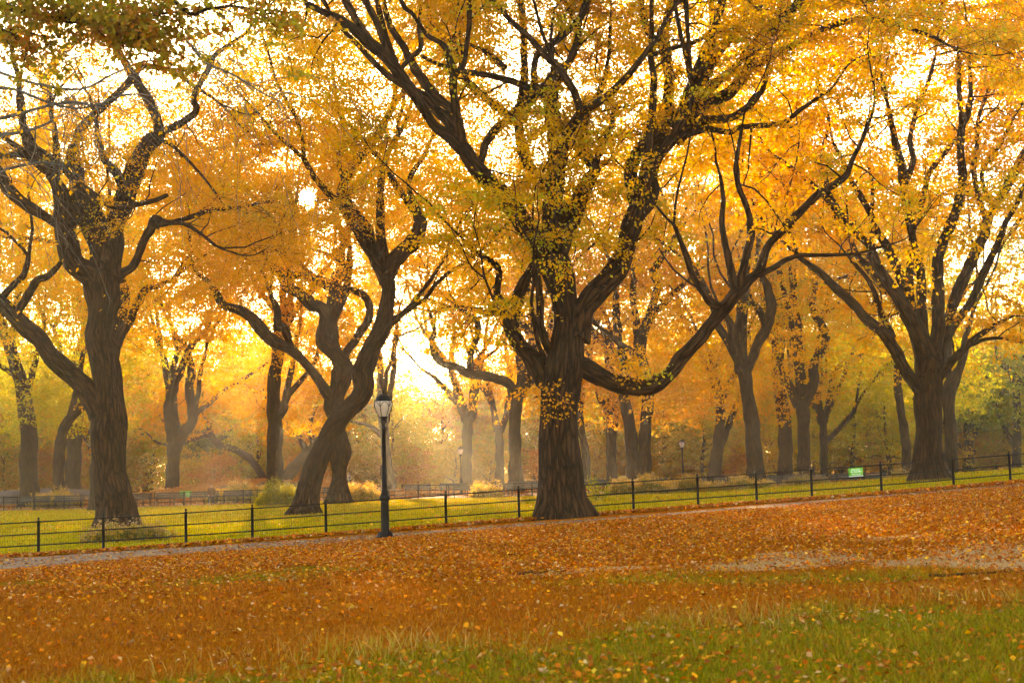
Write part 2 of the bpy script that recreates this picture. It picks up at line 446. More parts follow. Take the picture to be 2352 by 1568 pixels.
def leaves(mb, B, Dv, Ln, n, size, pal, rng, hue, flat=0.38, spread=0.22, cull=None):
    """n leaves along each of K sprays: bases B, directions Dv, lengths Ln, hue per spray"""
    K = len(B)
    if not K: return
    t = rng.uniform(0.05, 1.1, (K, n))
    upv = np.array([0, 0, 1.0])
    side = unit(np.cross(Dv, upv) + 1e-3 * rng.normal(size=(K, 3)))
    off = rng.normal(0, 1, (K, n)) * spread * Ln[:, None]
    P = B[:, None] + Dv[:, None] * (t * Ln[:, None])[..., None] + side[:, None] * off[..., None]
    P = P + rng.normal(0, 1, (K, n, 3)) * np.array([.25, .25, .32]) * spread * Ln[:, None, None]
    P[..., 2] -= 0.10 * (t * Ln[:, None]) * Ln[:, None]
    d = unit(Dv[:, None] * .55 + side[:, None] * np.sign(off)[..., None] * .7 + rng.normal(0, .45, (K, n, 3)) - upv * .35)
    nr = unit(upv * flat + rng.normal(0, .55, (K, n, 3)))
    P, d, nr = P.reshape(-1, 3), d.reshape(-1, 3), nr.reshape(-1, 3)
    g = np.clip(np.repeat(hue, n) + rng.normal(0, .16, K * n), 0, 1)
    if cull is not None:
        k = cull(P); P, d, nr, g = P[k], d[k], nr[k], g[k]
    w = unit(np.cross(d, nr)); nn = np.cross(w, d)
    L = size * rng.uniform(.65, 1.25, (len(P), 1)); W = L * rng.uniform(.26, .36, (len(P), 1))
    v = np.stack([P, P + d * L * .42 + w * W - nn * L * .06, P + d * L - nn * L * .1, P + d * L * .42 - w * W - nn * L * .06], 1)
    q = np.arange(len(P) * 4).reshape(-1, 4)
    mb.add(v, q, qc=palette(pal, g, rng)); NLEAF[0] += len(P)

NLEAF = [0]
SUN_PX = (702, 452)
def sun_gap(P, rng):
    """the crowns are thin on the line towards the low sun"""
    x, y = project(P)
    d = np.hypot((x - SUN_PX[0]) / 1.0, y - SUN_PX[1])
    d2 = np.hypot((x - 655) / 1.4, (y - 365) / 0.8)
    p = np.minimum(np.clip(.035 + sstep(9, 50, d), 0, 1), np.clip(0.4 + sstep(20, 60, d2), 0, 1))
    return rng.uniform(size=len(P)) < p

def wander(p0, d0, L, nseg, rng, curl, up):
    """M branches at once -> (M, nseg+1, 3)"""
    P = [p0]; d = d0.copy()
    for k in range(nseg):
        d = unit(d + rng.normal(0, curl, d.shape) + np.array([0, 0, up]))
        P.append(P[-1] + d * (L / nseg)[:, None])
    return np.stack(P, 1)

def wood_mod(rng, flare_h=0.0, lobes=5, amp=0.05):
    ph = rng.uniform(0, 6.28, 6)
    def f(a, s):
        m = 1 + amp * 1.1 * np.sin(s * 3.7 + 2 * np.sin(a + ph[2]) + ph[4]) * np.sin(2 * a + ph[5]) + amp * np.sin(3 * a + ph[0] + s * .7) * np.sin(s * 1.1 + ph[1]) + amp * .7 * np.sin(5 * a + ph[2] - s * .9) + amp * .5 * np.sin(s * 2.3 + ph[3])
        m = m + amp * .30 * np.sin(15 * a + .7 * np.sin(s * 1.3 + ph[4])) + amp * .25 * np.sin(24 * a + .9 * np.sin(s * .9 + ph[5]) + 1.2 * np.sin(3 * a + s))
        if flare_h: m = m + np.exp(-s / flare_h) * (0.09 * np.sin(lobes * a + ph[3]) + .05 * np.sin(9 * a + ph[4]))
        return m
    return f

def traced_tree(name, label, cat, text, D=None, seed=1, leaf=0.13, pal=YEL, sec=0.8, secL=2.2, nleaf=34, near=False, zmin=4.0,
                ext=4.0, group=None, clumps=(), bark=None, trunk_lines=1, dens=1.0, hue=0.3, up=0.10, crown=None, slope=.55, zmax=27, back=.3):
    rng = np.random.default_rng(seed)
    lines = parse(text)
    base = lines[0][0][0]
    if D is None: D = hit(base[0], base[1])[1]
    limbs = []      # (pts3, rad, root id, px array, Y array)
    for i, (pl, sl) in enumerate(lines):
        per = 7 if near else 5
        s = catmull(pl, per)
        px, py, wd = s[:, 0], s[:, 1], np.maximum(s[:, 2], 1.2)
        seg = np.concatenate([[0], np.cumsum(np.hypot(np.diff(px), np.diff(py)))])
        if i < trunk_lines and i == 0:
            Y0, root = D, 0; slope_a = slope_b = 0.0
        else:
            best = None
            for l in limbs:
                dd = np.hypot(l[3][:, 0] - px[0], l[3][:, 1] - py[0]) - l[3][:, 2] * .25
                j = int(np.argmin(dd))
                if best is None or dd[j] < best[0]: best = (dd[j], l[4][j], l[2])
            Y0 = best[1]; root = best[2] if best[2] > 0 else i
            if i < trunk_lines: root = 0
            slope_a = rng.uniform(-slope, slope) if sl is None else sl; slope_b = slope_a + rng.uniform(-.4, .4)
        Tn = seg / max(seg[-1], 1e-6)
        Yv = Y0 + (seg * Y0 / F0) * (slope_a * (1 - Tn * .5) + slope_b * Tn * .5)
        P = np.stack([at(a, b, c) for a, b, c in zip(px, py, Yv)])
        Rd = wd * .5 * Yv / F0
        if i == 0:
            g = float(terrain(P[0, 0], P[0, 1]))
            if P[0, 2] > g - .15:
                h = P[0, 2] - (g - .25); m = max(2, int(h / .4))
                ex = np.stack([P[0] - np.array([0, 0, h]) * k / m for k in range(m, 0, -1)])
                fl = 1 + min(.35, .18 * max(0, h - .3)) * np.exp(-np.arange(m) / m * 3.0)
                P = np.concatenate([ex, P]); Rd = np.concatenate([Rd[0] * fl, Rd])
                px = np.concatenate([np.full(m, px[0]), px]); py = np.concatenate([np.full(m, py[0]), py]); wd = np.concatenate([np.full(m, wd[0]), wd]); Yv = np.concatenate([np.full(m, D), Yv])
        else:
            Rd = Rd * (1 + .22 * np.exp(-np.arange(len(Rd)) / 2.5))
        limbs.append((P, Rd, root, np.stack([px, py, wd], 1), Yv))
    basep = limbs[0][0][0]; gz = float(terrain(basep[0], basep[1]))
    root = empty(name, (basep[0], basep[1], gz))
    tag(root, label, cat, group)
    # ---- wood
    mbs = {}
    bark = bark or (BARK if near else BARK_FAR)
    for i, (P, Rd, rt, _, _) in enumerate(limbs):
        key = rt if near else 0
        mb = mbs.setdefault(key, MB())
        big = Rd.max()
        sides = (64 if i == 0 else 30 if big > .2 else 14 if big > .06 else 8) if near else (20 if i == 0 else 10 if big > .1 else 6)
        arc = np.concatenate([[0], np.cumsum(np.linalg.norm(np.diff(P, axis=0), axis=1))])
        nn_ = int(np.clip(arc[-1] / max(.10, big * .35), 6, 160)); ss = np.linspace(0, arc[-1], nn_)
        Pq = np.stack([np.interp(ss, arc, P[:, k]) for k in range(3)], 1); Rq = np.interp(ss, arc, Rd)
        wl = max(.5, big * 4); phs = rng.uniform(0, 6.28, 6)
        jit = np.stack([np.sin(ss / wl * 6.28 + phs[k]) + .6 * np.sin(ss / wl * 14 + phs[k + 3]) for k in range(3)], 1) * (Rq * .05)[:, None]
        if i == 0: jit *= sstep(.2, 3, ss)[:, None]
        fl = 0.55 if i == 0 else 0.0
        mb.tube(Pq + jit, Rq * (1 + .05 * np.sin(ss / wl * 9 + phs[1])), sides, cap=True, mod=wood_mod(rng, fl, 5 + seed % 3, .055 if near else .05))
    # ---- continuing growth at limb ends
    ends_p, ends_d, ends_r = [], [], []
    tp, tt, tr = [], [], []
    for i, (P, Rd, rt, _, _) in enumerate(limbs):
        arc = np.concatenate([[0], np.cumsum(np.linalg.norm(np.diff(P, axis=0), axis=1))])
        tan = np.gradient(P, axis=0); tan = unit(tan)
        a0 = .9 if i else zmin
        s = np.arange(a0, arc[-1], .12)
        if len(s):
            q = np.stack([np.interp(s, arc, P[:, k]) for k in range(3)], 1)
            k = q[:, 2] - gz > zmin * .75
            tp.append(q[k]); tt.append(np.stack([np.interp(s, arc, tan[:, j]) for j in range(3)], 1)[k]); tr.append(np.interp(s, arc, Rd)[k])
        if Rd[-1] > .018 and P[-1, 2] - gz > 3:
            for _ in range(2 if Rd[-1] > .05 else 1):
                ends_p.append(P[-1]); ends_d.append(unit(tan[-1] + rng.normal(0, .28, 3))); ends_r.append(Rd[-1] * .8)
    gen = 0
    while ends_p and ext > 0 and gen < 2:
        p0, d0, r0 = np.array(ends_p), np.array(ends_d), np.array(ends_r)
        k = p0[:, 2] < zmax; p0, d0, r0 = p0[k], d0[k], r0[k]
        if not len(p0): break
        L = ext * rng.uniform(.6, 1.2, len(p0)) * np.clip(r0 / .05, .5, 1.5)
        P = wander(p0, d0, L, 7, rng, .16, up)
        Rr = r0[:, None] * np.linspace(1, .45, 8)[None]
        (mbs[0] if not near else mbs.setdefault('twigs', MB())).batch(P, np.maximum(Rr, .006), 6)
        tp.append(P[:, 1:].reshape(-1, 3)); tt.append(unit(np.gradient(P, axis=1))[:, 1:].reshape(-1, 3)); tr.append(Rr[:, 1:].ravel())
        # dense sample for spawn probability
        for f in (.33, .66):
            mid = P[:, :-1] + (P[:, 1:] - P[:, :-1]) * f
            tp.append(mid.reshape(-1, 3)); tt.append(unit(P[:, 1:] - P[:, :-1]).reshape(-1, 3)); tr.append(Rr[:, 1:].ravel())
        ends_p, ends_d, ends_r = [], [], []
        for m in range(len(p0)):
            if Rr[m, -1] > .012:
                for _ in range(2):
                    ends_p.append(P[m, -1]); ends_d.append(unit(P[m, -1] - P[m, -2] + rng.normal(0, .4, 3))); ends_r.append(Rr[m, -1] * .85)
        gen += 1
    tp, tt, tr = np.concatenate(tp), np.concatenate(tt), np.concatenate(tr)
    # ---- secondary branches
    w = np.clip((.07 / np.maximum(tr, .02)) ** 1.6, .015, 2.5); w /= w.sum()
    nsec = int(len(tp) * .12 / sec * dens)
    idx = rng.choice(len(tp), size=nsec, p=w)
    axis_p = np.array([basep[0], basep[1], 0])
    out = tp[idx] - axis_p; out[:, 2] = 0; out = unit(out)
    d = unit(tt[idx] * .45 + rng.normal(0, .75, (nsec, 3)) + out * .25 + np.array([0, back, up * 1.2]))
    L = secL * rng.uniform(.5, 1.25, nsec)
    S = wander(tp[idx], d, L, 5, rng, .24, .02)
    sr = np.clip(tr[idx] * .45, .010, .035)[:, None] * np.linspace(1, .35, 6)[None]
    tw = mbs.setdefault('twigs', MB()) if near else mbs[0]
    tw.batch(S, sr, 5 if near else 4)
    hsec = np.clip(hue + rng.normal(0, .22, nsec), 0, 1)
    # ---- twigs carrying the leaves
    nt = 5
    j = rng.integers(2 if not near else 3, 6, (nsec, nt))
    tpnt = S[np.arange(nsec)[:, None], j]
    tdir = unit(S[np.arange(nsec)[:, None], j] - S[np.arange(nsec)[:, None], j - 1])
    td = unit(tdir * .6 + rng.normal(0, .6, (nsec, nt, 3)) * np.array([1, 1, .5]))
    tl = secL * .42 * rng.uniform(.6, 1.3, (nsec, nt))
    B, Dv, Ln = tpnt.reshape(-1, 3), td.reshape(-1, 3), tl.ravel()
    B = B + (S[np.arange(nsec)[:, None], np.minimum(j + 0, 5)] - S[np.arange(nsec)[:, None], j - 1]).reshape(-1, 3) * rng.uniform(-.9, .1, (len(B), 1))
    if near:
        T = wander(B, Dv, Ln, 2, rng, .15, -.05)
        tw.batch(T, np.broadcast_to(np.array([.007, .005, .003]), (len(T), 3)), 3)
    hue_t = np.clip(np.repeat(hsec, nt) + rng.normal(0, .08, nsec * nt), 0, 1)
    cr = MB()
    leaves(cr, B, Dv, Ln, nleaf, leaf, pal, rng, hue_t, cull=lambda P: sun_gap(P, rng))
    if crown:                                            # extra sprays filling the crown's outer volume
        for (cx, cy, cz, rx, ry, rz, cnt) in crown:
            u = unit(rng.normal(size=(cnt, 3))) * rng.uniform(.35, 1, (cnt, 1)) ** .6
            c = np.array([basep[0] + cx, basep[1] + cy, gz + cz]) + u * np.array([rx, ry, rz])
            dd = unit(rng.normal(size=(cnt, 3)) * np.array([1, 1, .35]))
            leaves(cr, c, dd, rng.uniform(.8, 1.6, cnt), nleaf, leaf, pal, rng, np.clip(hue + rng.normal(0, .2, cnt), 0, 1), cull=lambda P: sun_gap(P, rng))
    for (crop, x, y, rad, cnt, dy, cp) in clumps:        # sprouts of leaves on the trunk and limbs
        o = CROPS[crop]; px, py = (o[0] + x / 1.568) / 1.7415, (o[1] + y / 1.568) / 1.7415
        c = at(px, py, D + dy); r = rad / 1.568 / 1.7415 * D / F0
        B2 = c + rng.normal(0, r * .45, (cnt, 3)); 
        leaves(cr, B2, unit(rng.normal(size=(cnt, 3)) * np.array([1, 1, .4])), np.full(cnt, .45), 9, leaf, cp, rng, np.full(cnt, .35), spread=.3)
        tw.batch(np.stack([np.repeat(at(px, py, D)[None], cnt, 0), B2], 1), np.full((cnt, 2), .006), 3)
    names = {0: 'trunk', 'twigs': 'twigs'}
    for k, mb in mbs.items():
        part(mb.build(names.get(k, 'limb'), bark), root)
    if cr.n: part(cr.build('crown', LEAF, smooth=False, col=True), root)
    return root, limbs
# ------------------------------------------------------------------ the five large trees behind the near fence
T = traced_tree
T('elm_tree', 'massive spreading elm with ridged bark and a low sweeping limb just behind the near fence', 'tree', '''
E 1497,1835,480 1494,1795,400 1490,1740,335 1486,1690,300 1484,1646,278 1470,1500,255 1465,1300,250 1472,1100,250 1500,950,232 1512,800,208 1522,700,200 1520,600,170 1495,480,165 1455,330,185 1430,200,180
E 1575,720,150 s=.1 1600,590,150 1620,520,140 1700,430,145 1780,340,145 1845,250,135 1890,150,130 1910,60,130 B 1930,1370,130 1960,1290,110
E 1430,250,150 s=-.35 1330,110,125 1260,20,120 B 1200,1330,125 1090,1210,118 1010,1120,108 920,1010,102 860,930,98 790,860,85 690,790,65 620,690,60 580,620,75 540,560,78 480,480,75 400,380,75 300,290,78 220,220,72 120,140,58 0,80,45 -120,20,35
B 850,920,85 790,780,78 700,690,72 620,610,70 560,580,70
E 1440,200,150 s=.4 B 1500,1480,120 1480,1330,108 1420,1230,88 1330,1130,85 1270,1020,76 1240,920,70 1215,800,60 1230,650,58 1250,500,55 1250,350,42 1250,200,42 1230,50,48 1215,-40,40
B 1490,1440,120 s=-.2 1535,1390,112 1590,1270,110 1640,1150,98 1690,1070,78 1660,1010,62 1600,930,54 1520,860,54 1470,770,50 1450,700,46 1440,560,42 1430,420,34
E 1530,860,120 1600,880,130 1660,910,126 1710,940,120 1800,985,112 1900,1005,110 2010,1020,110 2070,1000,100 2150,940,90 2195,890,88 F 60,820,92 150,720,82 250,600,78 330,500,85 400,420,85 470,350,62 540,270,60 580,150,50 650,60,45 740,0,42 C 700,1420,56 800,1320,52 880,1240,50 970,1180,48 1060,1120,40 1100,1060,34 1130,980,30 1180,880,25 1250,700,18
E 1440,1010,130 1370,975,125 1335,900,118 1280,820,110 1210,740,98 1150,600,80 1110,500,65 1080,430,50 1090,330,45 1080,260,40 980,190,35 930,160,28 870,90,22
B 1960,1300,100 s=.3 1930,1180,88 1910,1080,84 1940,1000,84 1990,920,88 2080,850,105 2130,760,105 2150,650,78 2160,500,68 2140,350,70 2130,230,55 2150,100,52 2180,0,55 2210,-90,45
B 1980,1310,95 s=.25 2030,1280,85 2060,1190,78 2045,1080,78 2070,980,84 2130,910,88 C 60,800,90 110,700,88
B 2130,300,58 2060,250,55 2010,150,52 1980,0,40 1960,-90,30
C 20,800,80 s=-.5 50,720,78 90,600,78 160,450,88 210,300,84 250,200,58 290,60,56 320,-60,45
C 60,760,85 100,680,88 160,580,62 220,430,58 300,300,58 380,200,58 440,100,52 500,-30,42
C 90,740,85 s=-.3 130,700,88 230,640,75 340,590,74 420,500,70 470,420,76 490,330,58 560,260,54 640,160,62 720,80,62 820,-20,55
C 460,430,55 540,400,45 620,350,50 720,300,44 830,240,40 920,190,40 1030,150,40 1150,120,36 1260,120,30 1370,145,30 1480,180,25 1560,210,25 1640,240,22 1730,290,15
C 20,880,70 90,830,62 180,760,60 280,750,54 370,735,50 450,680,45 520,610,44 560,550,36 590,420,28 600,300,16
C 40,860,60 110,830,50 220,810,45 350,830,40 420,800,36 600,785,34 700,765,30 780,700,28 850,650,24 920,600,22 1000,540,16 1100,400,12 1230,330,8
B 960,1050,60 985,985,50 1010,900,54 1060,820,55 1130,760,60 1220,680,72 1290,610,74 1400,530,68 1470,460,58 1530,390,46 1570,310,38 1600,200,28
B 1320,580,44 1310,450,40 1330,350,42 1400,300,45 1470,240,45 1560,160,44 1620,80,40 1660,-30,30
B 860,920,70 840,800,66 820,680,54 805,580,50 800,450,54 780,370,46 740,280,38 640,220,30 560,100,26 500,50,30 470,-20,25
B 805,480,40 870,400,34 890,280,32 905,150,34 905,0,34 900,-80,25
B 800,680,55 760,660,58 680,590,66 600,480,58 540,390,54 490,290,46 420,180,44 380,70,36 365,-30,28
B 400,390,50 370,270,42 320,130,44 250,0,46 210,-80,40
B 300,290,52 200,130,50 130,0,52 90,-80,40
B 450,470,30 520,380,32 600,300,34 590,180,28 600,60,22
B 1620,960,50 1640,890,50 1630,790,50 1660,680,50 1700,620,44 1750,520,34 1770,400,25
B 1690,1040,44 1760,870,36 1800,780,30 1800,680,26 1750,620,20 1700,560,15
B 1190,760,50 s=.5 1120,700,55 1050,650,50 980,590,48 910,540,45 880,480,35 850,400,25
B 1130,430,40 1060,370,40 1000,320,32 930,290,22 850,240,15
E 1440,800,65 1400,760,60 1370,690,58 1345,600,55 1350,480,50 1340,370,44 1330,250,30 1310,120,20
E 1170,640,75 1180,560,78 1210,450,85 1250,350,75 1290,280,48 1320,180,30
F 500,320,40 600,280,40 700,220,35 790,190,30 900,190,25 1050,185,24 1150,180,20 1290,140,18 1400,110,12
F 390,440,45 370,330,48 340,200,48 310,60,40 300,-40,36 C 310,1250,30 290,1100,22
F 410,390,60 450,200,50 490,50,46 C 475,1450,40 470,1340,40 410,1180,36 390,1050,34 410,900,26 430,780,18
F 340,500,50 240,500,44 190,430,46 120,320,40 80,200,40 40,100,30 0,0,24
E 1400,890,42 1385,860,44 1378,845,44
''', D=None, seed=3, leaf=0.105, pal=[(.88, .49, .010), (.88, .41, .009), (.58, .47, .015)], near=True, sec=.45, secL=2.1, nleaf=40, ext=3.6, hue=.42, zmin=6.5, back=.9, crown=[(0,5,15.8,12,4.5,5.5,2300)],
  clumps=[('E', 1330, 1080, 90, 11, -1.1, ORA), ('E', 1450, 1085, 80, 9, -1.2, ORA), ('E', 1390, 1180, 60, 5, -1.1, ORA), ('E', 1230, 1050, 70, 5, -1.0, ORA),
          ('E', 1360, 100, 80, 12, -1.0, GRN), ('E', 1330, 220, 50, 6, -.8, GRN), ('E', 1470, 80, 60, 8, -.9, GRN), ('E', 1960, 960, 90, 14, -.6, YEL), ('E', 1900, 860, 120, 20, -.6, YEL), ('E', 2060, 950, 80, 7, -.6, GRN)])

T('elm_tree', 'thick upright elm with white flowered weeds at its base and one long low limb', 'tree', '''
D 735,1890,330 730,1830,250 718,1700,215 702,1600,208 688,1500,206 680,1300,200 682,1100,190 676,950,176 645,800,162 615,700,178 628,600,166 652,500,200 645,400,205 640,330,205 640,270,190
D 600,330,150 s=-.3 470,230,140 420,110,130 400,20,125 A 395,1330,105 375,1240,85 350,1150,80 340,1110,74
A 420,1420,95 490,1330,88 495,1250,78 490,1080,72 445,1000,68 470,900,60 500,830,56 560,750,55 680,640,46 800,530,50 880,430,42 950,420,36 1070,440,30 1150,490,28 1250,560,24 1340,620,18
A 410,1440,90 400,1430,62 300,1370,60 170,1290,70 70,1210,80 0,1110,88 -80,1000,70
D 660,330,160 s=.3 690,160,165 A 700,1450,140 760,1310,120 810,1160,128 850,1050,120 900,950,112 960,880,102 1000,840,72 970,720,66 920,610,60 870,530,64 800,420,52 750,330,48 690,200,48 700,80,46 700,-40,40
A 950,880,60 1010,830,50 1080,800,46 1170,750,44 1230,690,44 1215,610,40 1260,520,38 1310,430,34 1340,360,34 1410,300,28 1500,240,24 1560,190,18
A 790,1200,66 740,1100,58 660,1000,48 620,880,36 600,750,25 560,600,18
D 640,1180,150 s=-.1 590,1100,148 530,1010,130 430,920,120 330,830,112 250,720,106 165,650,105 80,560,95 0,490,88 -90,420,76 -220,320,60
D 100,560,50 170,450,52 230,350,50 300,320,40 380,230,30 400,100,20
D 40,500,50 20,450,46 90,370,42 150,310,40 180,200,30
D 720,350,70 770,300,60 840,250,52 890,130,50 940,30,58 A 945,1430,56 970,1370,52 1050,1395,35 1150,1375,30 1330,1320,30 1500,1300,24 1700,1260,14
A 330,1130,30 s=-.4 420,1035,34 350,1030,34 250,1000,36 120,970,40 0,975,42 -100,990,40
A 960,850,24 s=-.3 1100,930,20 1230,1060,18 1330,1180,14 1400,1280,9
D 980,10,36 A 1010,1410,30 1140,1400,28 1250,1460,22 1350,1540,18
''', seed=5, leaf=0.10, pal=YEL, near=True, sec=.5, secL=2.0, nleaf=36, ext=3.4, hue=.35, back=.7, crown=[(0,6,15.3,11,4.5,6.2,2100)])

T('elm_tree', 'elm whose mossy trunk leans far over and then bends upright, beside the near lamp post', 'tree', '''
E -130,1815,250 -128,1770,190 -112,1675,152 -43,1464,128 61,1254,118 150,1155,118 215,1090,128 245,1010,130 235,920,128 275,810,126 335,700,118 370,600,104 390,500,94 396,400,92 388,310,100
E 385,350,80 s=.2 335,250,84 290,150,88 262,40,84 B 245,1420,80 200,1360,76 150,1290,78 112,1220,70 130,1120,60 190,1020,64 240,960,60 290,900,50 340,820,45 400,720,44 440,620,40 440,540,34 470,440,26 500,330,18
E 395,320,80 s=-.2 430,240,96 500,160,104 570,80,98 600,0,80 B 585,1360,66 570,1300,52 530,1200,36 530,1120,34 590,1020,30 640,940,24 680,850,18 730,780,10
B 560,1320,45 500,1240,46 440,1150,44 390,1060,36 320,970,38 260,900,30 200,830,24 120,760,16
B 130,1130,40 90,1040,36 100,930,34 130,820,34 90,700,30 60,560,26 50,400,20
E 415,610,50 445,590,46 465,575,44
B 300,900,30 360,840,28 390,740,28 440,640,20
''', seed=8, leaf=0.13, pal=[(.88, .41, .009), (.88, .32, .009), (.70, .46, .013)], near=True, sec=.5, secL=2.3, nleaf=28, ext=4.0, hue=.36, back=.9, crown=[(0,5,18,10.5,4.5,7.5,2400)])

T('elm_tree', 'gnarled elm with swollen burls on its trunk, half hidden behind the leaning one', 'tree', '''
E 84,1745,190 84,1700,150 90,1600,100 91,1535,92 98,1440,128 100,1400,120 92,1320,96 72,1200,92 52,1130,108 88,1000,118 110,900,125 80,830,98 40,770,120 10,720,140 15,660,128 24,620,118
D 2055,640,90 s=-.2 2030,540,86 1950,490,78 1870,430,68 1790,380,58 1770,320,40 1700,240,30
D 2065,640,70 s=.3 2110,480,58 2130,400,50 2050,370,58 1950,330,58 1850,310,50 1750,280,44 1650,200,40 1560,190,28 1450,120,20
D 2120,1130,90 s=-.25 2060,1060,72 2010,990,64 1960,920,56 1880,830,56 1800,770,64 1700,720,82 1640,660,78 1590,590,74 1500,530,60 1400,500,54 1360,430,44 1310,360,34 1230,290,24 1200,220,18
E 100,870,60 140,790,54 190,720,50 250,630,50 280,560,50 265,470,48 200,415,46 110,400,44 0,385,46
E 20,640,50 40,500,44 60,420,42 60,330,46 100,250,44 110,160,34 100,60,24
E 60,350,40 140,310,48 155,200,40 150,100,30 140,-20,20
D 1840,800,30 1780,640,55 1740,640,50 1740,540,44 1700,440,30
''', seed=9, leaf=0.16, pal=YEL, near=True, sec=.5, secL=2.3, nleaf=26, ext=3.6, hue=.34, back=.9, crown=[(-1,5,17,11,5,9,2300)])

T('elm_tree', 'big dark elm fanning into many upright stems near the high end of the near fence', 'tree', '''
F 1612,1600,300 1608,1540,215 1600,1400,180 1594,1200,160 1592,1100,158 1602,1000,160 1606,930,155
F 1560,1080,90 s=-.2 1540,1040,70 1480,950,74 1430,870,74 1380,770,74 1320,680,74 1220,600,66 1130,500,60 1020,400,54 930,310,48 850,250,38 780,200,28
F 1370,700,40 1350,650,40 1300,550,36 1260,430,32 1210,330,30 1140,250,24 1080,180,16
F 1590,970,120 s=.3 1560,850,108 1520,680,84 1480,500,74 1450,400,66 1400,280,60 1340,140,54 1250,0,46 C 1250,1380,40 1200,1280,40 1120,1150,34 1060,1010,28 1000,900,20
F 1600,960,110 s=-.4 1598,850,98 1568,650,58 1555,450,60 1540,250,54 1500,100,42 C 1480,1400,50 1440,1200,54 1430,1050,58 1400,950,50 1370,800,38 1340,650,26
F 1615,950,110 1635,800,92 1660,600,80 1655,400,76 1660,200,70 1690,100,62 1740,0,56 C 1720,1450,68 1780,1280,64 1810,1150,56 1800,950,50 1805,800,48 1840,720,44 1860,600,30 1855,450,24 1850,320,18
C 1808,790,36 1790,600,34 1785,400,24 1780,290,16
F 1640,930,110 s=.5 1695,700,72 1750,500,70 1820,330,74 1890,170,66 1950,50,60 C 1960,1400,60 2020,1280,54 2100,1150,58 2150,1050,58 2190,980,58 2260,850,46
F 1680,760,52 s=-.3 1760,620,50 1850,500,50 1920,350,50 1990,200,46 2060,50,40 C 2080,1400,36 2150,1280,30 2200,1150,22
F 1660,960,60 s=-.5 1690,920,50 1750,850,48 1850,740,40 1960,660,34 2060,600,24 2130,570,14
F 1780,810,36 1830,770,30 1940,720,25 2060,710,20 2190,740,16
C 1450,1150,40 s=.3 1500,1000,36 1480,880,34 1520,700,30 1600,500,26 1640,350,20
F 1500,590,40 s=.5 1480,330,46 1490,150,40 C 1500,1450,36 1560,1250,34 1600,1090,34 1700,960,30 1760,880,24
C 1960,1390,36 1900,1200,34 1880,1050,34 1900,900,30 1910,750,26 1960,600,22 2050,450,18 2120,330,12
C 2000,1300,30 1930,1100,26 2050,900,26 2150,700,22 2230,600,16
''', seed=12, leaf=0.16, pal=[(.88, .42, .009), (.88, .34, .009), (.66, .44, .013)], near=True, sec=.5, secL=2.4, nleaf=26, ext=3.4, hue=.36, back=.7, slope=.45, crown=[(0,5,16.5,9.5,4.5,8,1350)])

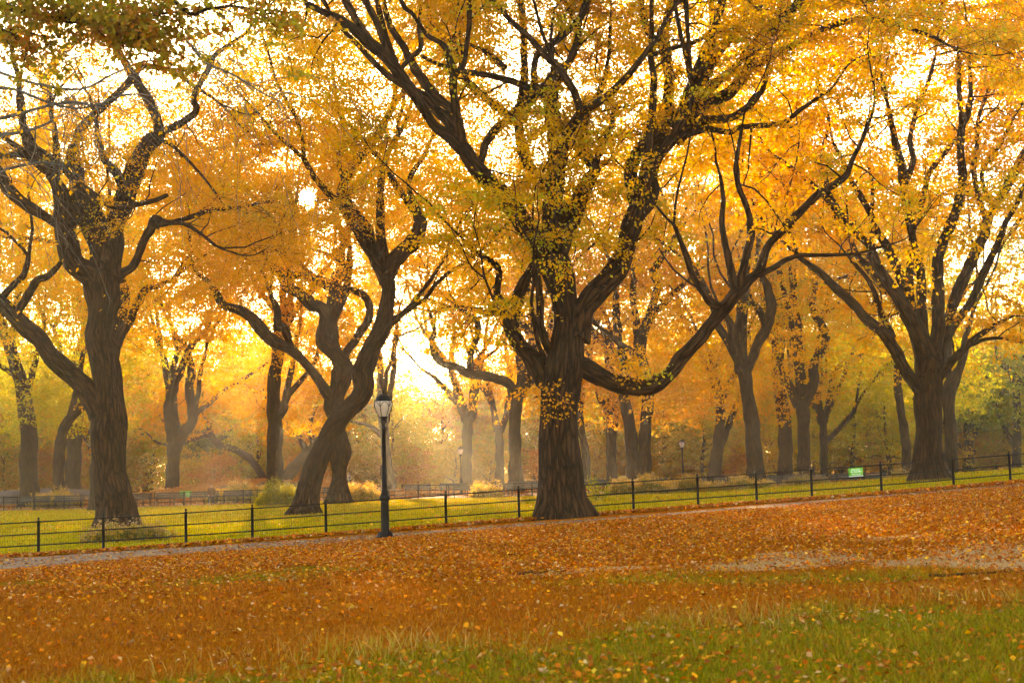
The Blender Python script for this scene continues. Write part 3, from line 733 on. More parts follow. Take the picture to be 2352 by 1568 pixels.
# ------------------------------------------------------------------ trees around and beyond the promenade
rng0 = random.Random(3)
G = 'elms along the promenade'
MID = [
 ('slender tree forking near its top at the lawn edge behind a green notice', 100, 21, GRN, '''
D 185,1767,170 185,1700,125 184,1600,112 180,1300,100 152,1100,95 130,980,82 90,850,76 40,700,74 0,600,68 -40,500,58
D 150,1090,60 185,1000,44 215,880,38 240,780,30 280,650,20
D 60,760,40 s=.3 100,560,40 A 160,1300,60 230,1050,110 250,900,112 265,780,100 280,660,72 305,600,64 270,500,58 225,450,46 160,340,36 120,200,26
A 275,520,44 340,390,44 420,310,44 480,260,34 590,200,24 700,120,15
A 250,900,50 160,810,44 80,830,40 0,860,30
D 120,950,40 s=-.3 30,900,30 -60,840,20'''),
 ('slim bending tree whose trunk curves behind the thick elm', 97, 22, GRN, '''
D 360,1740,80 365,1568,68 375,1400,68 400,1280,62 450,1200,60 520,1130,58 580,1060,44 620,960,34
D 440,1210,40 470,1080,36 500,950,34 520,800,30'''),
 ('wide dark tree standing between the bending one and the thick elm', 116, 23, GRN, '''
D 455,1640,110 458,1568,98 470,1300,90 472,1100,82 455,950,72 480,850,60 520,720,50
D 470,1050,50 400,950,40 380,800,34 340,650,28'''),
 ('broad trunk almost wholly hidden behind the thick elm', 85, 24, YEL, '''
D 655,1785,230 648,1700,170 640,1568,150 640,1300,140 650,1000,130 700,800,110 730,600,90
D 700,800,60 800,620,56 900,420,50 1000,380,30 1080,340,20'''),
 ('forked tree with two parallel wavy stems, on the leafy rise beside the rock', 117, 25, YEL, '''
D 1072,1720,110 1078,1620,88 1086,1500,80 1092,1400,88 1110,1330,98
D 1090,1350,70 1070,1250,68 1056,1150,60 1080,1050,58 1110,950,54 1150,870,45 1190,780,44 1230,720,38 1290,680,28
D 1120,1350,76 1160,1290,72 1210,1220,64 1200,1120,62 1185,1020,58 1200,930,54 1190,830,44 1160,760,38 1100,680,24
D 1215,1180,34 1245,1050,30 1255,930,25 1290,800,18
D 1215,1190,34 s=.5 1300,1130,30 1400,1040,26 1550,950,22 1700,850,14'''),
 ('straight single trunk with a sawn branch knot, rising behind the long shrub bed', 95, 26, YEL, '''
D 1722,1660,125 1725,1568,104 1725,1300,95 1716,1100,86 1720,950,80 1740,850,76 1747,750,76 1760,690,74
D 1755,710,66 1830,560,52 1890,480,50 1950,420,40 2000,330,34 2080,230,24
D 1755,720,60 1740,640,56 1740,560,44 1640,420,30 1560,300,22
D 1740,1190,70 1772,1150,64 1782,1125,58'''),
 ('hazy tree with two thin upright stems behind the lamp post', 121, 27, GRN, '''
E 395,1660,95 392,1568,85 385,1450,62 372,1300,58 366,1240,54
E 360,1270,40 350,1150,38 345,1000,38 350,880,38 330,760,30 300,640,20
E 374,1280,44 400,1100,36 433,900,36 432,780,32 450,640,24 470,500,16
E 370,1330,34 300,1270,28 240,1245,22 160,1230,14'''),
 ('pale misty tree forking low into curling stems, behind the middle bench row', 128, 28, ORA, '''
E 890,1660,70 890,1568,62 890,1400,63 893,1250,68 896,1205,78
E 890,1220,60 850,1110,54 820,1010,44 792,930,40 790,850,40 800,760,36 812,690,32 800,560,22
E 830,1110,40 740,1010,35 680,950,25 600,900,18
E 900,1220,60 930,1170,50 922,1080,46 930,1000,42 950,900,36 965,830,30 1000,780,28 1040,700,24 1090,600,16
E 795,870,30 720,830,24 700,760,20'''),
 ('slight misty tree splitting into a narrow fork, left of the curling limb tree', 132, 29, ORA, '''
E 1095,1660,70 1095,1600,60 1095,1450,52 1090,1285,56
E 1085,1290,48 1060,1180,40 1030,1080,35 970,1000,30 950,950,24
E 1095,1290,46 1130,1220,40 1150,1100,35 1160,1000,30 1150,850,28 1130,740,20'''),
 ('tree with one long curling limb that hooks upwards, seen just beside the massive elm', 114, 30, YEL, '''
E 1196,1660,120 1194,1600,92 1192,1500,80 1190,1300,75 1196,1150,76 1212,1050,86
E 1195,1080,70 s=-.2 1150,995,60 1080,962,60 1000,945,60 900,930,60 820,890,50 740,870,46 690,820,44 670,740,35 685,650,30 660,560,25 640,500,18
E 915,925,44 910,850,40 930,760,40 960,680,40 950,600,40 900,560,30 840,520,20
E 1215,1060,80 1250,1000,66 1275,900,60 1300,780,60 1290,690,56 1200,590,50 1100,550,45 1000,550,40 900,520,34 810,520,24
E 1300,780,50 1315,690,44 1300,600,32 1290,480,28 1270,350,20'''),
 ('thin leaning tree peeping out from behind the massive elm', 118, 31, YEL, '''
E 1645,1660,64 1640,1600,55 1635,1450,50 1610,1300,46 1600,1180,40 1620,1050,30'''),
 ('vase shaped tree with a diagonal limb crossing behind the massive elm', 116, 32, GRN, '''
E 1798,1660,84 1798,1600,72 1796,1400,65 1800,1200,78 1805,1120,82
E 1785,1170,54 1750,1130,46 1715,1050,44 1700,950,40 1660,830,30
E 1808,1120,80 1803,980,70 1820,850,70 1775,760,64 1700,690,60 1640,630,44 1560,560,30'''),
 ('double trunked elm with the two trunks pressed together', 107, 33, YEL, '''
E 1955,1660,135 1945,1600,105 1932,1500,84 1916,1300,78 1892,1150,70 1872,1060,64 1880,900,56 1850,760,44
E 2000,1640,105 s=0 2005,1400,78 2016,1200,76 2030,1080,78 2020,980,72 1995,850,64 1975,770,72 2000,660,70 2040,560,58 2060,480,50 2085,380,48 2060,290,46 2100,220,44 2150,150,38 2200,60,30
E 1970,780,60 1952,600,46 1930,450,40 1935,300,34 1900,180,24
E 2030,580,46 2130,490,40 2195,420,34 F 60,370,28 130,300,18
E 1990,840,45 s=-.4 1900,780,45 1800,700,40 1720,640,30'''),
 ('airy golden tree leaning slightly, between two lamp posts', 112, 34, YEL, '''
F 243,1640,100 252,1568,86 268,1450,74 285,1300,66 294,1150,56 292,1080,56
F 285,1090,44 250,1000,38 228,920,36 280,860,26 300,770,22 320,650,16
F 298,1090,48 330,1030,48 370,960,42 390,900,36 420,800,26
F 290,1380,44 330,1290,40 370,1180,40 410,1090,38 440,980,26'''),
 ('upright elm with a wounded trunk and neat V fork beside the smaller golden tree', 88, 35, YEL, '''
F 515,1640,150 510,1568,114 500,1400,100 482,1200,90 466,1080,86 450,980,80 436,910,88
F 430,920,74 400,820,68 375,720,60 358,640,54 330,570,38 280,500,24
F 385,680,38 404,600,36 410,500,34 410,430,24
F 446,920,70 480,860,62 520,760,64 570,660,68 600,580,68 605,470,66 580,380,50 540,290,40 520,180,26
F 565,600,40 540,540,44 490,490,40 430,470,34 360,400,20'''),
 ('dusky tree with a straight broad trunk and thin whip-like uprights', 113, 36, GRN, '''
F 692,1640,120 692,1568,98 700,1400,86 690,1200,86 660,1000,82 650,850,80 660,700,76 660,560,70 640,450,54 620,350,44 650,240,30
F 720,1000,44 730,900,36 722,700,34 725,550,30 740,400,24 760,250,16
F 745,840,30 765,740,25 790,620,25 800,480,24 820,350,18
F 700,1180,34 s=.4 680,1000,40 640,950,30'''),
 ('S-shaped elm with a burly stem snaking upwards from its fork', 103, 37, YEL, '''
F 816,1640,110 816,1568,86 815,1400,76 810,1200,80 795,1100,86
F 780,1130,64 730,1020,52 690,950,46 660,850,34
F 815,1110,74 850,1050,66 880,960,66 872,880,62 920,790,60 952,730,58 935,640,55 882,560,50 866,490,42 890,400,40 880,320,34 840,240,34 790,200,24
F 885,410,32 960,360,26 1050,330,18
F 900,570,26 s=.3 1000,520,22 1080,440,16'''),
 ('small crooked tree with low spreading branches behind the fence notice', 112, 38, GRN, '''
F 940,1640,62 940,1568,52 940,1400,50 932,1230,46
F 925,1240,40 900,1150,40 870,1120,36 860,1040,26
F 940,1230,42 962,1150,40 985,1050,40 1000,930,30 1080,850,38 1160,830,30 1220,780,18
F 950,1360,34 1000,1310,34 1060,1250,34 1120,1180,30 1140,1130,24
F 925,1180,30 905,1060,30 930,980,24'''),
 ('narrow tree with a kinked trunk left of the big fanning elm', 106, 39, GRN, '''
F 1470,1660,76 1465,1600,66 1452,1350,56 1422,1150,50 1405,1030,52 1402,920,48 1390,780,36 1330,640,26'''),
 ('slim trunk standing right up against the big fanning elm', 84, 40, YEL, '''
F 1745,1640,120 1741,1568,86 1735,1300,80 1722,1100,74 1742,1000,90 1790,900,54 1820,800,50 1830,700,40 1870,560,28
F 1740,1010,54 1720,900,44 1730,760,36 1700,600,26'''),
 ('dark green low tree with a hooked side branch, behind the two far lamps', 132, 41, GDK, '''
F 1850,1640,90 1850,1560,80 1852,1400,72 1850,1200,62 1830,1050,46 1810,940,38 1800,800,24
F 1850,1500,40 1800,1400,40 1760,1380,34 1720,1330,24
F 1860,1350,44 1920,1240,40 1990,1160,40 2040,1080,30 2100,1000,20'''),
 ('slender dark tree at the right end of the far lawn', 128, 42, GDK, '''
F 2150,1640,72 2150,1560,62 2150,1300,48 2150,1100,46 2130,950,52 2070,880,46 2030,800,34 2010,680,22
F 2145,1400,34 2110,1340,34 2060,1250,24
F 2140,960,46 2195,1000,40 2260,940,30'''),
]
for lab, D_, sd, pl, tx in MID:
    far = D_ > 100
    T('elm_tree' if pl is not GDK else 'maple_tree', lab, 'tree', tx, D=D_, seed=sd, leaf=.20 if D_ < 105 else .24, pal=pl, sec=.6, secL=2.9, nleaf=20, ext=5.5, zmin=5.0, group=G, hue=.33, slope=.4, back=1.1,
      crown=([(0, 3.5, 12.5, 8, 4.5, 6.5, 650), (0, 3.5, 20, 8, 4.5, 5, 560)] + ([(rng0.uniform(-3, 3), 3.0, 7.2, 5.5, 2.5, 2.6, 230)] if sd in (21, 22, 25, 26, 33, 34, 35, 36, 37, 38, 39) else []) if sd not in (27, 28, 29) else [(0, 3, 16, 6, 4, 5, 130)]) if pl is not GDK else [(0, 0, 8, 6, 4, 4.5, 420)], zmax=24) if sd != 24 else T('elm_tree', lab, 'tree', tx, D=D_, seed=sd, leaf=.17, pal=pl, sec=.6, secL=2.9, nleaf=24, ext=5.5, zmin=5, group=G, hue=.33, slope=.4, crown=[(0, 3, 18, 13, 5, 9, 3000)])
for lab, D_, sd, pl, tx in [
 ('dark limb-like tree arching down over the rock in a low bow', 128, 51, GRN, '''
D 1650,1620,60 1640,1568,48 1580,1480,46 1480,1410,44 1370,1375,42 1330,1320,38 1300,1240,30 1270,1180,22
D 1370,1370,40 1300,1312,36 1200,1340,34'''),
 ('leaning crooked tree with curling branches, behind the straight trunk and the leaning elm', 126, 52, ORA, '''
D 1790,1640,90 1800,1580,80 1880,1480,72 1960,1400,62 2050,1290,52 2130,1150,36 2160,1000,24
D 1930,1430,44 1890,1360,36 1875,1320,34 1820,1290,30 1800,1230,24 1700,1180,16
D 1970,1390,36 1940,1280,32 1960,1190,26 2000,1100,18'''),
 ]:
    T('crooked_tree', lab, 'tree', tx, D=D_, seed=sd, leaf=.22, pal=pl, sec=.9, secL=2.4, nleaf=18, ext=3.0, zmin=2.5, hue=.4, slope=.3, crown=[(0, 0, 7, 4.5, 3, 3, 160)])
# ------------------------------------------------------------------ woods behind the promenade, one tree at a time
def wood_tree(name, label, seed, h, rad, low, pal, leaf, nspray, nleaf, hue=.35, conifer=False, lean=0.0):
    rng = np.random.default_rng(seed)
    root = empty(name); tag(root, label, 'tree', 'trees in the misty woods')
    w = MB(); r0 = h * .021
    n = 9; z = np.linspace(-.3, h * .8, n)
    P = np.stack([lean * z + rng.normal(0, .12, n).cumsum(), rng.normal(0, .12, n).cumsum(), z], 1)
    w.tube(P, r0 * np.linspace(1.25, .2, n), 9, mod=wood_mod(rng, .5, 5, .06))
    M_ = 16
    j = rng.integers(2, n - 1, M_)
    d = unit(np.stack([rng.normal(size=M_), rng.normal(size=M_), rng.uniform(.1, 1.0, M_) if not conifer else rng.uniform(-.2, .1, M_)], 1))
    B = wander(P[j], d, rad * rng.uniform(.5, 1.0, M_), 6, rng, .2, .06 if not conifer else 0)
    w.batch(B, r0 * .34 * np.linspace(1, .25, 7)[None] * rng.uniform(.6, 1.1, (M_, 1)), 6)
    part(w.build('trunk', BARK_FAR), root)
    c = MB()
    if conifer:
        zz = rng.uniform(0, 1, nspray) ** .8
        a = rng.uniform(0, 6.28, nspray); rr = rad * (1 - zz) * rng.uniform(.35, 1, nspray) ** .5
        S = np.stack([rr * np.cos(a), rr * np.sin(a), low + zz * (h - low)], 1)
        D_ = unit(np.stack([np.cos(a), np.sin(a), np.full(nspray, -.3)], 1))
    else:
        K = 24                                            # clumps give the crown its uneven outline
        cu = unit(rng.normal(size=(K, 3))) * rng.uniform(.4, .95, (K, 1)); cr_ = rng.uniform(.2, .46, K)
        k = rng.integers(0, K, nspray)
        S = cu[k] + rng.normal(0, 1, (nspray, 3)) * cr_[k][:, None] * .55
        S = S * np.array([rad, rad, (h - low) / 2]) + np.array([lean * h * .6, 0, (h + low) / 2])
        S = S[S[:, 2] > low * .6]
        D_ = unit(rng.normal(size=(len(S), 3)) * np.array([1, 1, .35]))
    hue_s = np.clip(hue + rng.normal(0, .2, len(S)), 0, 1)
    leaves(c, S, D_, rng.uniform(.7, 1.5, len(S)), nleaf, leaf, pal, rng, hue_s)
    part(c.build('crown', LEAF, smooth=False, col=True), root)
    return root

protos = {
 'yellow': wood_tree('woodland_tree', '', 61, 17, 6.0, 2.2, YEL, .30, 900, 14),
 'orange': wood_tree('woodland_tree', '', 62, 14, 5.2, 1.2, RUS, .30, 850, 14, .4),
 'green': wood_tree('woodland_tree', '', 63, 15, 5.6, 1.6, GDK, .30, 850, 14, .6),
 'lime': wood_tree('woodland_tree', '', 64, 12, 5.0, 1.0, GRN, .28, 800, 14, .5),
 'under': wood_tree('understorey_tree', '', 65, 5.5, 3.2, .3, [(.80, .52, .016), (.50, .44, .016), (.86, .46, .012)], .22, 480, 14, .6),
 'rust': wood_tree('understorey_tree', '', 66, 5.0, 3.0, .3, RUS, .22, 420, 14, .4),
 'dark': wood_tree('evergreen_tree', '', 67, 8.5, 3.4, .3, [(.10, .13, .02), (.07, .10, .02), (.16, .16, .03)], .22, 620, 13, .4, conifer=True),
 'gold': wood_tree('woodland_tree', '', 68, 21, 6.5, 3.5, [(.90, .52, .011), (.90, .44, .009), (.60, .52, .015)], .32, 1000, 14, .3),
}
LAB = {'yellow': 'bright yellow tree with a rounded crown in the woods beyond the promenade', 'orange': 'rust orange tree fading into the mist beyond the promenade',
       'green': 'olive green tree with a bushy crown in the woods beyond the promenade', 'lime': 'yellowish green tree with a low crown in the misty woods',
       'under': 'low yellow-green understorey tree with leaves down to the ground beyond the promenade', 'rust': 'low rusty understorey tree in the woods beyond the promenade',
       'dark': 'dark evergreen with drooping branches behind the rock', 'gold': 'tall golden tree closing the view at the back of the woods'}
# (kind, picture x, distance, scale)
WOODS = [('green',-40,128,1),('lime',40,140,1),('orange',-110,126,.8),('under',20,134,1),('rust',110,136,1),('yellow',210,136,1),('orange',285,140,1),('under',250,133,.9),('dark',455,138,.9),('dark',530,136,.75),('under',500,132,.7),('dark',575,142,.8),
 ('orange',660,142,1),('yellow',330,150,1.05),('rust',600,138,.9),('orange',760,150,1),('green',830,148,.8),('lime',905,136,.7),('under',850,140,.9),('under',965,142,.85),('orange',1010,165,.95),('under',1040,150,.9),('orange',1110,168,1),
 ('under',1120,146,.8),('orange',1230,158,1),('orange',1330,150,.9),('lime',1400,140,.9),('green',1540,134,.85),('yellow',1500,146,1),('lime',1590,142,.9),('yellow',1660,138,.9),('rust',1580,136,.9),('under',1530,138,1),
 ('yellow',1780,146,1),('green',1830,140,.8),('yellow',1930,140,.9),('under',1900,136,1),('rust',1985,134,1.1),('orange',2030,138,.75),('yellow',2100,144,1),('lime',2150,140,1),('green',2240,140,.9),('lime',2320,134,.9),('rust',2290,138,1),('green',2400,132,1),
 ('yellow',2440,140,1.1),('under',2200,134,1.1),('under',2380,134,1),('under',1720,134,.9),('under',1450,142,.9),('rust',1300,138,.8),('under',700,138,.9),('under',160,140,1),
 ('gold',-60,158,1),('gold',80,165,1.05),('gold',190,160,.95),('gold',300,170,1.1),('gold',420,160,1),('gold',540,168,1.05),('gold',640,176,1),('yellow',720,165,1),('orange',930,185,1),('orange',1060,195,1),('orange',1170,188,1.1),('gold',1290,180,1),
 ('gold',1390,168,1),('gold',1500,165,1.05),('gold',1610,160,1),('gold',1720,165,1.05),('gold',1830,160,1),('gold',1940,166,1.1),('gold',2050,158,1),('gold',2160,164,1.05),('gold',2270,158,1),('gold',2380,164,1.1),('gold',2480,156,1)]
_rx = random.Random(21)
for _k, _px in enumerate(range(-90, 2460, 44)):
    _mid = 900 < _px < 1260
    WOODS.append((_rx.choice(['under', 'rust', 'under', 'lime', 'orange', 'green'] if not _mid else ['under', 'under', 'rust', 'lime']), _px + _rx.uniform(-15, 15), _rx.uniform(146, 158) if not _mid else _rx.uniform(158, 175), _rx.uniform(.8, 1.15)))
for _px in range(-90, 2460, 85):
    if not 930 < _px < 1240: WOODS.append((_rx.choice(['under', 'rust', 'under', 'lime']), _px + _rx.uniform(-15, 15), _rx.uniform(127, 140), _rx.uniform(.65, 1.0)))
for _px in range(-80, 2460, 60):
    WOODS.append((_rx.choice(['gold', 'green', 'yellow', 'orange']), _px + _rx.uniform(-20, 20), _rx.uniform(178, 192), _rx.uniform(.95, 1.2)))
WOODS = [w for w in WOODS if not (880 < w[1] < 1180 and w[0] in ('gold', 'yellow', 'green'))]
_used = set()
rw = random.Random(4)
for kd, px, Y, s in WOODS:
    p = protos[kd]
    o = p if kd not in _used else copy_tree(p)
    _used.add(kd)
    q = at(px, 1080, Y); x, y = q[0], q[1]
    o.location = (x, y, float(terrain(x, y)) - .05)
    o.rotation_euler = (0, 0, rw.uniform(0, 6.28)); o.scale = (s * rw.uniform(.92, 1.1), s * rw.uniform(.92, 1.1), s)
    o['label'] = LAB[kd]; o['group'] = {'dark': 'evergreens behind the rock'}.get(kd, 'misty woods: ' + kd + ' trees')
for kd, p in protos.items():
    for ch in p.children: ch.matrix_parent_inverse = Matrix.Identity(4)
for o in list(COL.objects):
    if o.parent and o.parent.name.split('.')[0] in ('woodland_tree', 'understorey_tree', 'evergreen_tree'):
        o.matrix_parent_inverse = Matrix.Identity(4)

# ------------------------------------------------------------------ a leafy oak and a bare drooping elm that reach in from beside the view
OAKP = [(.40, .34, .02), (.60, .30, .025), (.62, .22, .02)]
def overhang(name, label, X, Y, text, D, seed, leaf, pal, nsec, secL, nleaf, sag, bark, hue=.4, zones=()):
    rng = np.random.default_rng(seed)
    gz = float(terrain(X, Y)); root = empty(name, (X, Y, gz)); tag(root, label, 'tree')
    w = MB(); top = 9.0
    z = np.linspace(-.3, top, 12)
    T0 = np.stack([X + .25 * np.sin(z * .5), Y + .2 * np.sin(z * .4 + 1), gz + z], 1)
    w.tube(T0, .42 * np.linspace(1.3, .5, 12), 24, mod=wood_mod(rng, .5, 5, .06))
    tw, cr = MB(), MB()
    tp, tt = [], []
    for pl, sl in parse(text):
        s = catmull(pl, 6); px, py, wd = s.T
        seg = np.concatenate([[0], np.cumsum(np.hypot(np.diff(px), np.diff(py)))])
        Yv = D + (sl or 0) * seg * D / F0
        P = np.stack([at(a, b, c) for a, b, c in zip(px, py, Yv)]); Rd = np.maximum(wd, 1) * .5 * Yv / F0
        if px[0] < 60:                                     # reaches back to its own trunk outside the view
            a = T0[-2 - int(rng.integers(0, 4))]
            m = 8; t = np.linspace(0, 1, m, endpoint=False)[:, None]
            C = a + (P[0] - a) * t + np.array([0, 0, 1.0]) * np.sin(t * 3.14) * .5
            P = np.concatenate([C, P]); Rd = np.concatenate([np.linspace(max(.12, Rd[0] * 2), Rd[0], m), Rd])
        w.tube(P, Rd, 9, mod=wood_mod(rng, 0, 5, .05))
        k = np.arange(len(P)); tp.append(P[k]); tt.append(unit(np.gradient(P, axis=0))[k])
    tp, tt = np.concatenate(tp), np.concatenate(tt)
    inx, iny = project(tp); k = (inx > -250) ; tp, tt = tp[k], tt[k]
    i = rng.integers(0, len(tp), nsec)
    d = unit(tt[i] * .6 + rng.normal(0, .6, (nsec, 3)) + np.array([.2, 0, .15]))
    S = [tp[i]]; L = secL * rng.uniform(.5, 1.3, nsec)
    for q in range(8):
        d = unit(d + rng.normal(0, .13, d.shape) + np.array([0, 0, -sag])); S.append(S[-1] + d * (L / 8)[:, None])
    S = np.stack(S, 1)
    tw.batch(S, np.array([.012, .010, .009, .008, .007, .006, .005, .004, .003])[None] * rng.uniform(.6, 1.2, (nsec, 1)), 4)
    K = 3
    j = rng.integers(2, 8, (nsec, K)); b = S[np.arange(nsec)[:, None], j].reshape(-1, 3); dd = np.repeat(d, K, 0)
    S2 = wander(b, unit(dd * .5 + rng.normal(0, .5, b.shape) + np.array([0, 0, -sag])), secL * .3 * rng.uniform(.4, 1.4, len(b)), 4, rng, .18, -sag * .6)
    tw.batch(S2, np.broadcast_to(np.array([.006, .005, .004, .003, .002]), (len(b), 5)), 3)
    j2 = rng.integers(0, 4, len(b))
    leaves(cr, S2[np.arange(len(b)), j2], unit(S2[:, -1] - S2[:, 0]), np.linalg.norm(S2[:, -1] - S2[:, 0], axis=1) * .7, nleaf, leaf, pal, rng, np.clip(hue + rng.normal(0, .25, len(b)), 0, 1), cull=lambda P: sun_gap(P, rng))
    for (crop, x, y, rx, ry, cnt) in zones:               # dense sprays of leaves
        o = CROPS[crop]; px, py = (o[0] + x / 1.568) / 1.7415, (o[1] + y / 1.568) / 1.7415
        c = at(px, py, D); sc = D / F0 / 1.568 / 1.7415
        u = rng.normal(0, .5, (cnt, 3)); B = c + u * np.array([rx * sc, 1.0, ry * sc])
        near_ = tp[np.argmin(((tp[None] - B[:, None]) ** 2).sum(2), 1)]
        mid = (near_ + B) / 2 + np.array([0, 0, .12])
        tw.batch(np.stack([near_, mid, B], 1), np.broadcast_to(np.array([.008, .006, .003]), (cnt, 3)), 3)
        leaves(cr, B, unit(rng.normal(size=(cnt, 3)) * np.array([1, 1, .5])), rng.uniform(.3, .6, cnt), 20, leaf, pal, rng, np.clip(hue + rng.normal(0, .25, cnt), 0, 1), spread=.3)
    part(w.build('trunk', bark), root); part(tw.build('twigs', bark), root); part(cr.build('crown', LEAF, smooth=False, col=True), root)
overhang('oak_tree', 'oak of dull green and russet leaves whose branches hang in at the top corner', -11.5, 21, '''
A -150,40,60 100,60,50 300,110,42 540,140,36 700,150,34 800,145,30 870,120,26 1000,90,20 1150,70,14
A -150,-90,60 300,-70,50 700,-40,40 1050,0,32 1200,90,24 1300,60,20 1450,40,20 1580,60,15 1700,90,10
A -150,160,50 0,190,36 120,250,28 200,330,18
A 560,140,24 700,200,20 850,260,16 950,330,10''', 21, 71, .10, OAKP, 60, 1.0, 12, .06, BARK,
 zones=[('A',120,110,190,110,26),('A',330,60,190,90,30),('A',480,110,160,110,34),('A',520,30,200,60,26),('A',760,90,180,80,36),('A',800,180,110,90,22),('A',950,120,180,110,44),('A',930,250,110,90,26),('A',900,370,60,60,8),('A',1100,60,120,70,16),('A',620,190,90,50,8),('A',120,280,130,70,14),('A',200,380,60,50,6),('A',1700,80,90,90,16),('A',1800,160,60,60,8),('A',1560,30,80,30,6),('A',60,30,120,60,12)])
overhang('elm_tree', 'almost bare elm with pale drooping twigs and few leaves, hanging in from one side', -14, 29, '''
A -100,770,26 100,720,22 300,665,20 450,640,18 600,660,16 760,600,14 900,590,10
A -100,560,26 80,560,22 300,640,16 480,680,14 620,655,12
A -100,1120,24 50,1060,20 250,1020,18 400,1035,12
A -100,870,30 0,850,26 180,820,20 330,760,14
A -100,420,22 200,520,18 500,560,16 700,470,14 900,390,12 1100,380,8
A 1100,180,14 1200,290,16 1280,390,16 1400,440,14 1500,490,12 1620,570,9 1760,640,7''', 29, 72, .105, YEL, 95, 3.2, 2, .22, BARK_GREY, hue=.3)
# ------------------------------------------------------------------ fences
def iron_fence(name, label, pts, H, mesh_h, r_post, r_rail, rails, m, wire_r, wire_dx, group=None, extra=0):
    """pts: ground points of the posts"""
    root = empty(name, tuple(pts[0])); tag(root, label, 'fence', group)
    for p in pts:
        g = p[2]
        b = MB().lathe([(r_post * 1.08, -.25), (r_post * 1.08, .02), (r_post, .05), (r_post * .95, H * .86), (r_post * 1.25, H * .87), (r_post * 1.25, H * .90), (r_post * .7, H * .915)], (0, 0, 0), 10)
        o = b.build('post', m, smooth=False); o.location = p
        f = MB().lathe([(r_post * .35, 0), (r_post * .4, .012)] + [(max(.001, r_post * .8 * math.sin(a)), .012 + r_post * .8 * (1 - math.cos(a))) for a in np.linspace(.45, 3.14, 8)], (0, 0, 0), 10).build('ball_finial', m)
        part(o, root); f.parent = o; f.location = (0, 0, H * .915)
    P = np.array(pts)
    for fr in rails:
        q = P + np.array([0, 0, fr * H])
        dense = catmull(q, 3)
        part(MB().tube(dense, r_rail, 7, cap=True).build('rail', m), root)
    if wire_dx:
        for a, c in zip(P[:-1], P[1:]):
            L = np.linalg.norm(c - a); n = int(L / wire_dx)
            t = (np.arange(n) + .5) / n
            B0 = a + (c - a) * t[:, None]; b = MB()
            V = np.stack([B0 + np.array([0, -.012, .03]), B0 + np.array([0, -.012, mesh_h])], 1)
            b.batch(V, np.full((n, 2), wire_r), 3)
            hz = np.arange(.06, mesh_h + .001, wire_dx * 2.0)
            Hh = np.stack([np.stack([a + np.array([0, -.014, z]), c + np.array([0, -.014, z])]) for z in hz])
            b.batch(Hh, np.full((len(hz), 2), wire_r), 3)
            part(b.build('wire_mesh', WIRE), root)
    return root
pf = []
for x, y in POSTS:
    q = hit(x, y, 30, 60); X = q[0]
    Yf = float(fence_line(X)); pf.append(np.array([X, Yf, float(terrain(X, Yf))]))
iron_fence('iron_fence', 'near black iron fence with ball topped posts and wire mesh along the footpath', pf, .985, .80, .040, .017, (.27, .565, .875), IRON, .0022, .058)
def far_Y(X, off=0.0): return 94.0 + 0.10 * X + off
def fence_run(x0, x1, n, off):
    return [np.array([X, far_Y(X, off), float(terrain(X, far_Y(X, off)))]) for X in np.linspace(x0, x1, n)]
iron_fence('iron_fence', 'far iron fence between the lawn and the row of benches', fence_run(-40, 44, 46, 0), .95, .78, .038, .018, (.27, .565, .90), IRON_FAR, .003, .11)
iron_fence('iron_fence', 'second far iron fence just behind the row of benches', fence_run(-41, 46, 44, 3.6), .92, .75, .036, .017, (.27, .565, .90), IRON_FAR, .003, .13)

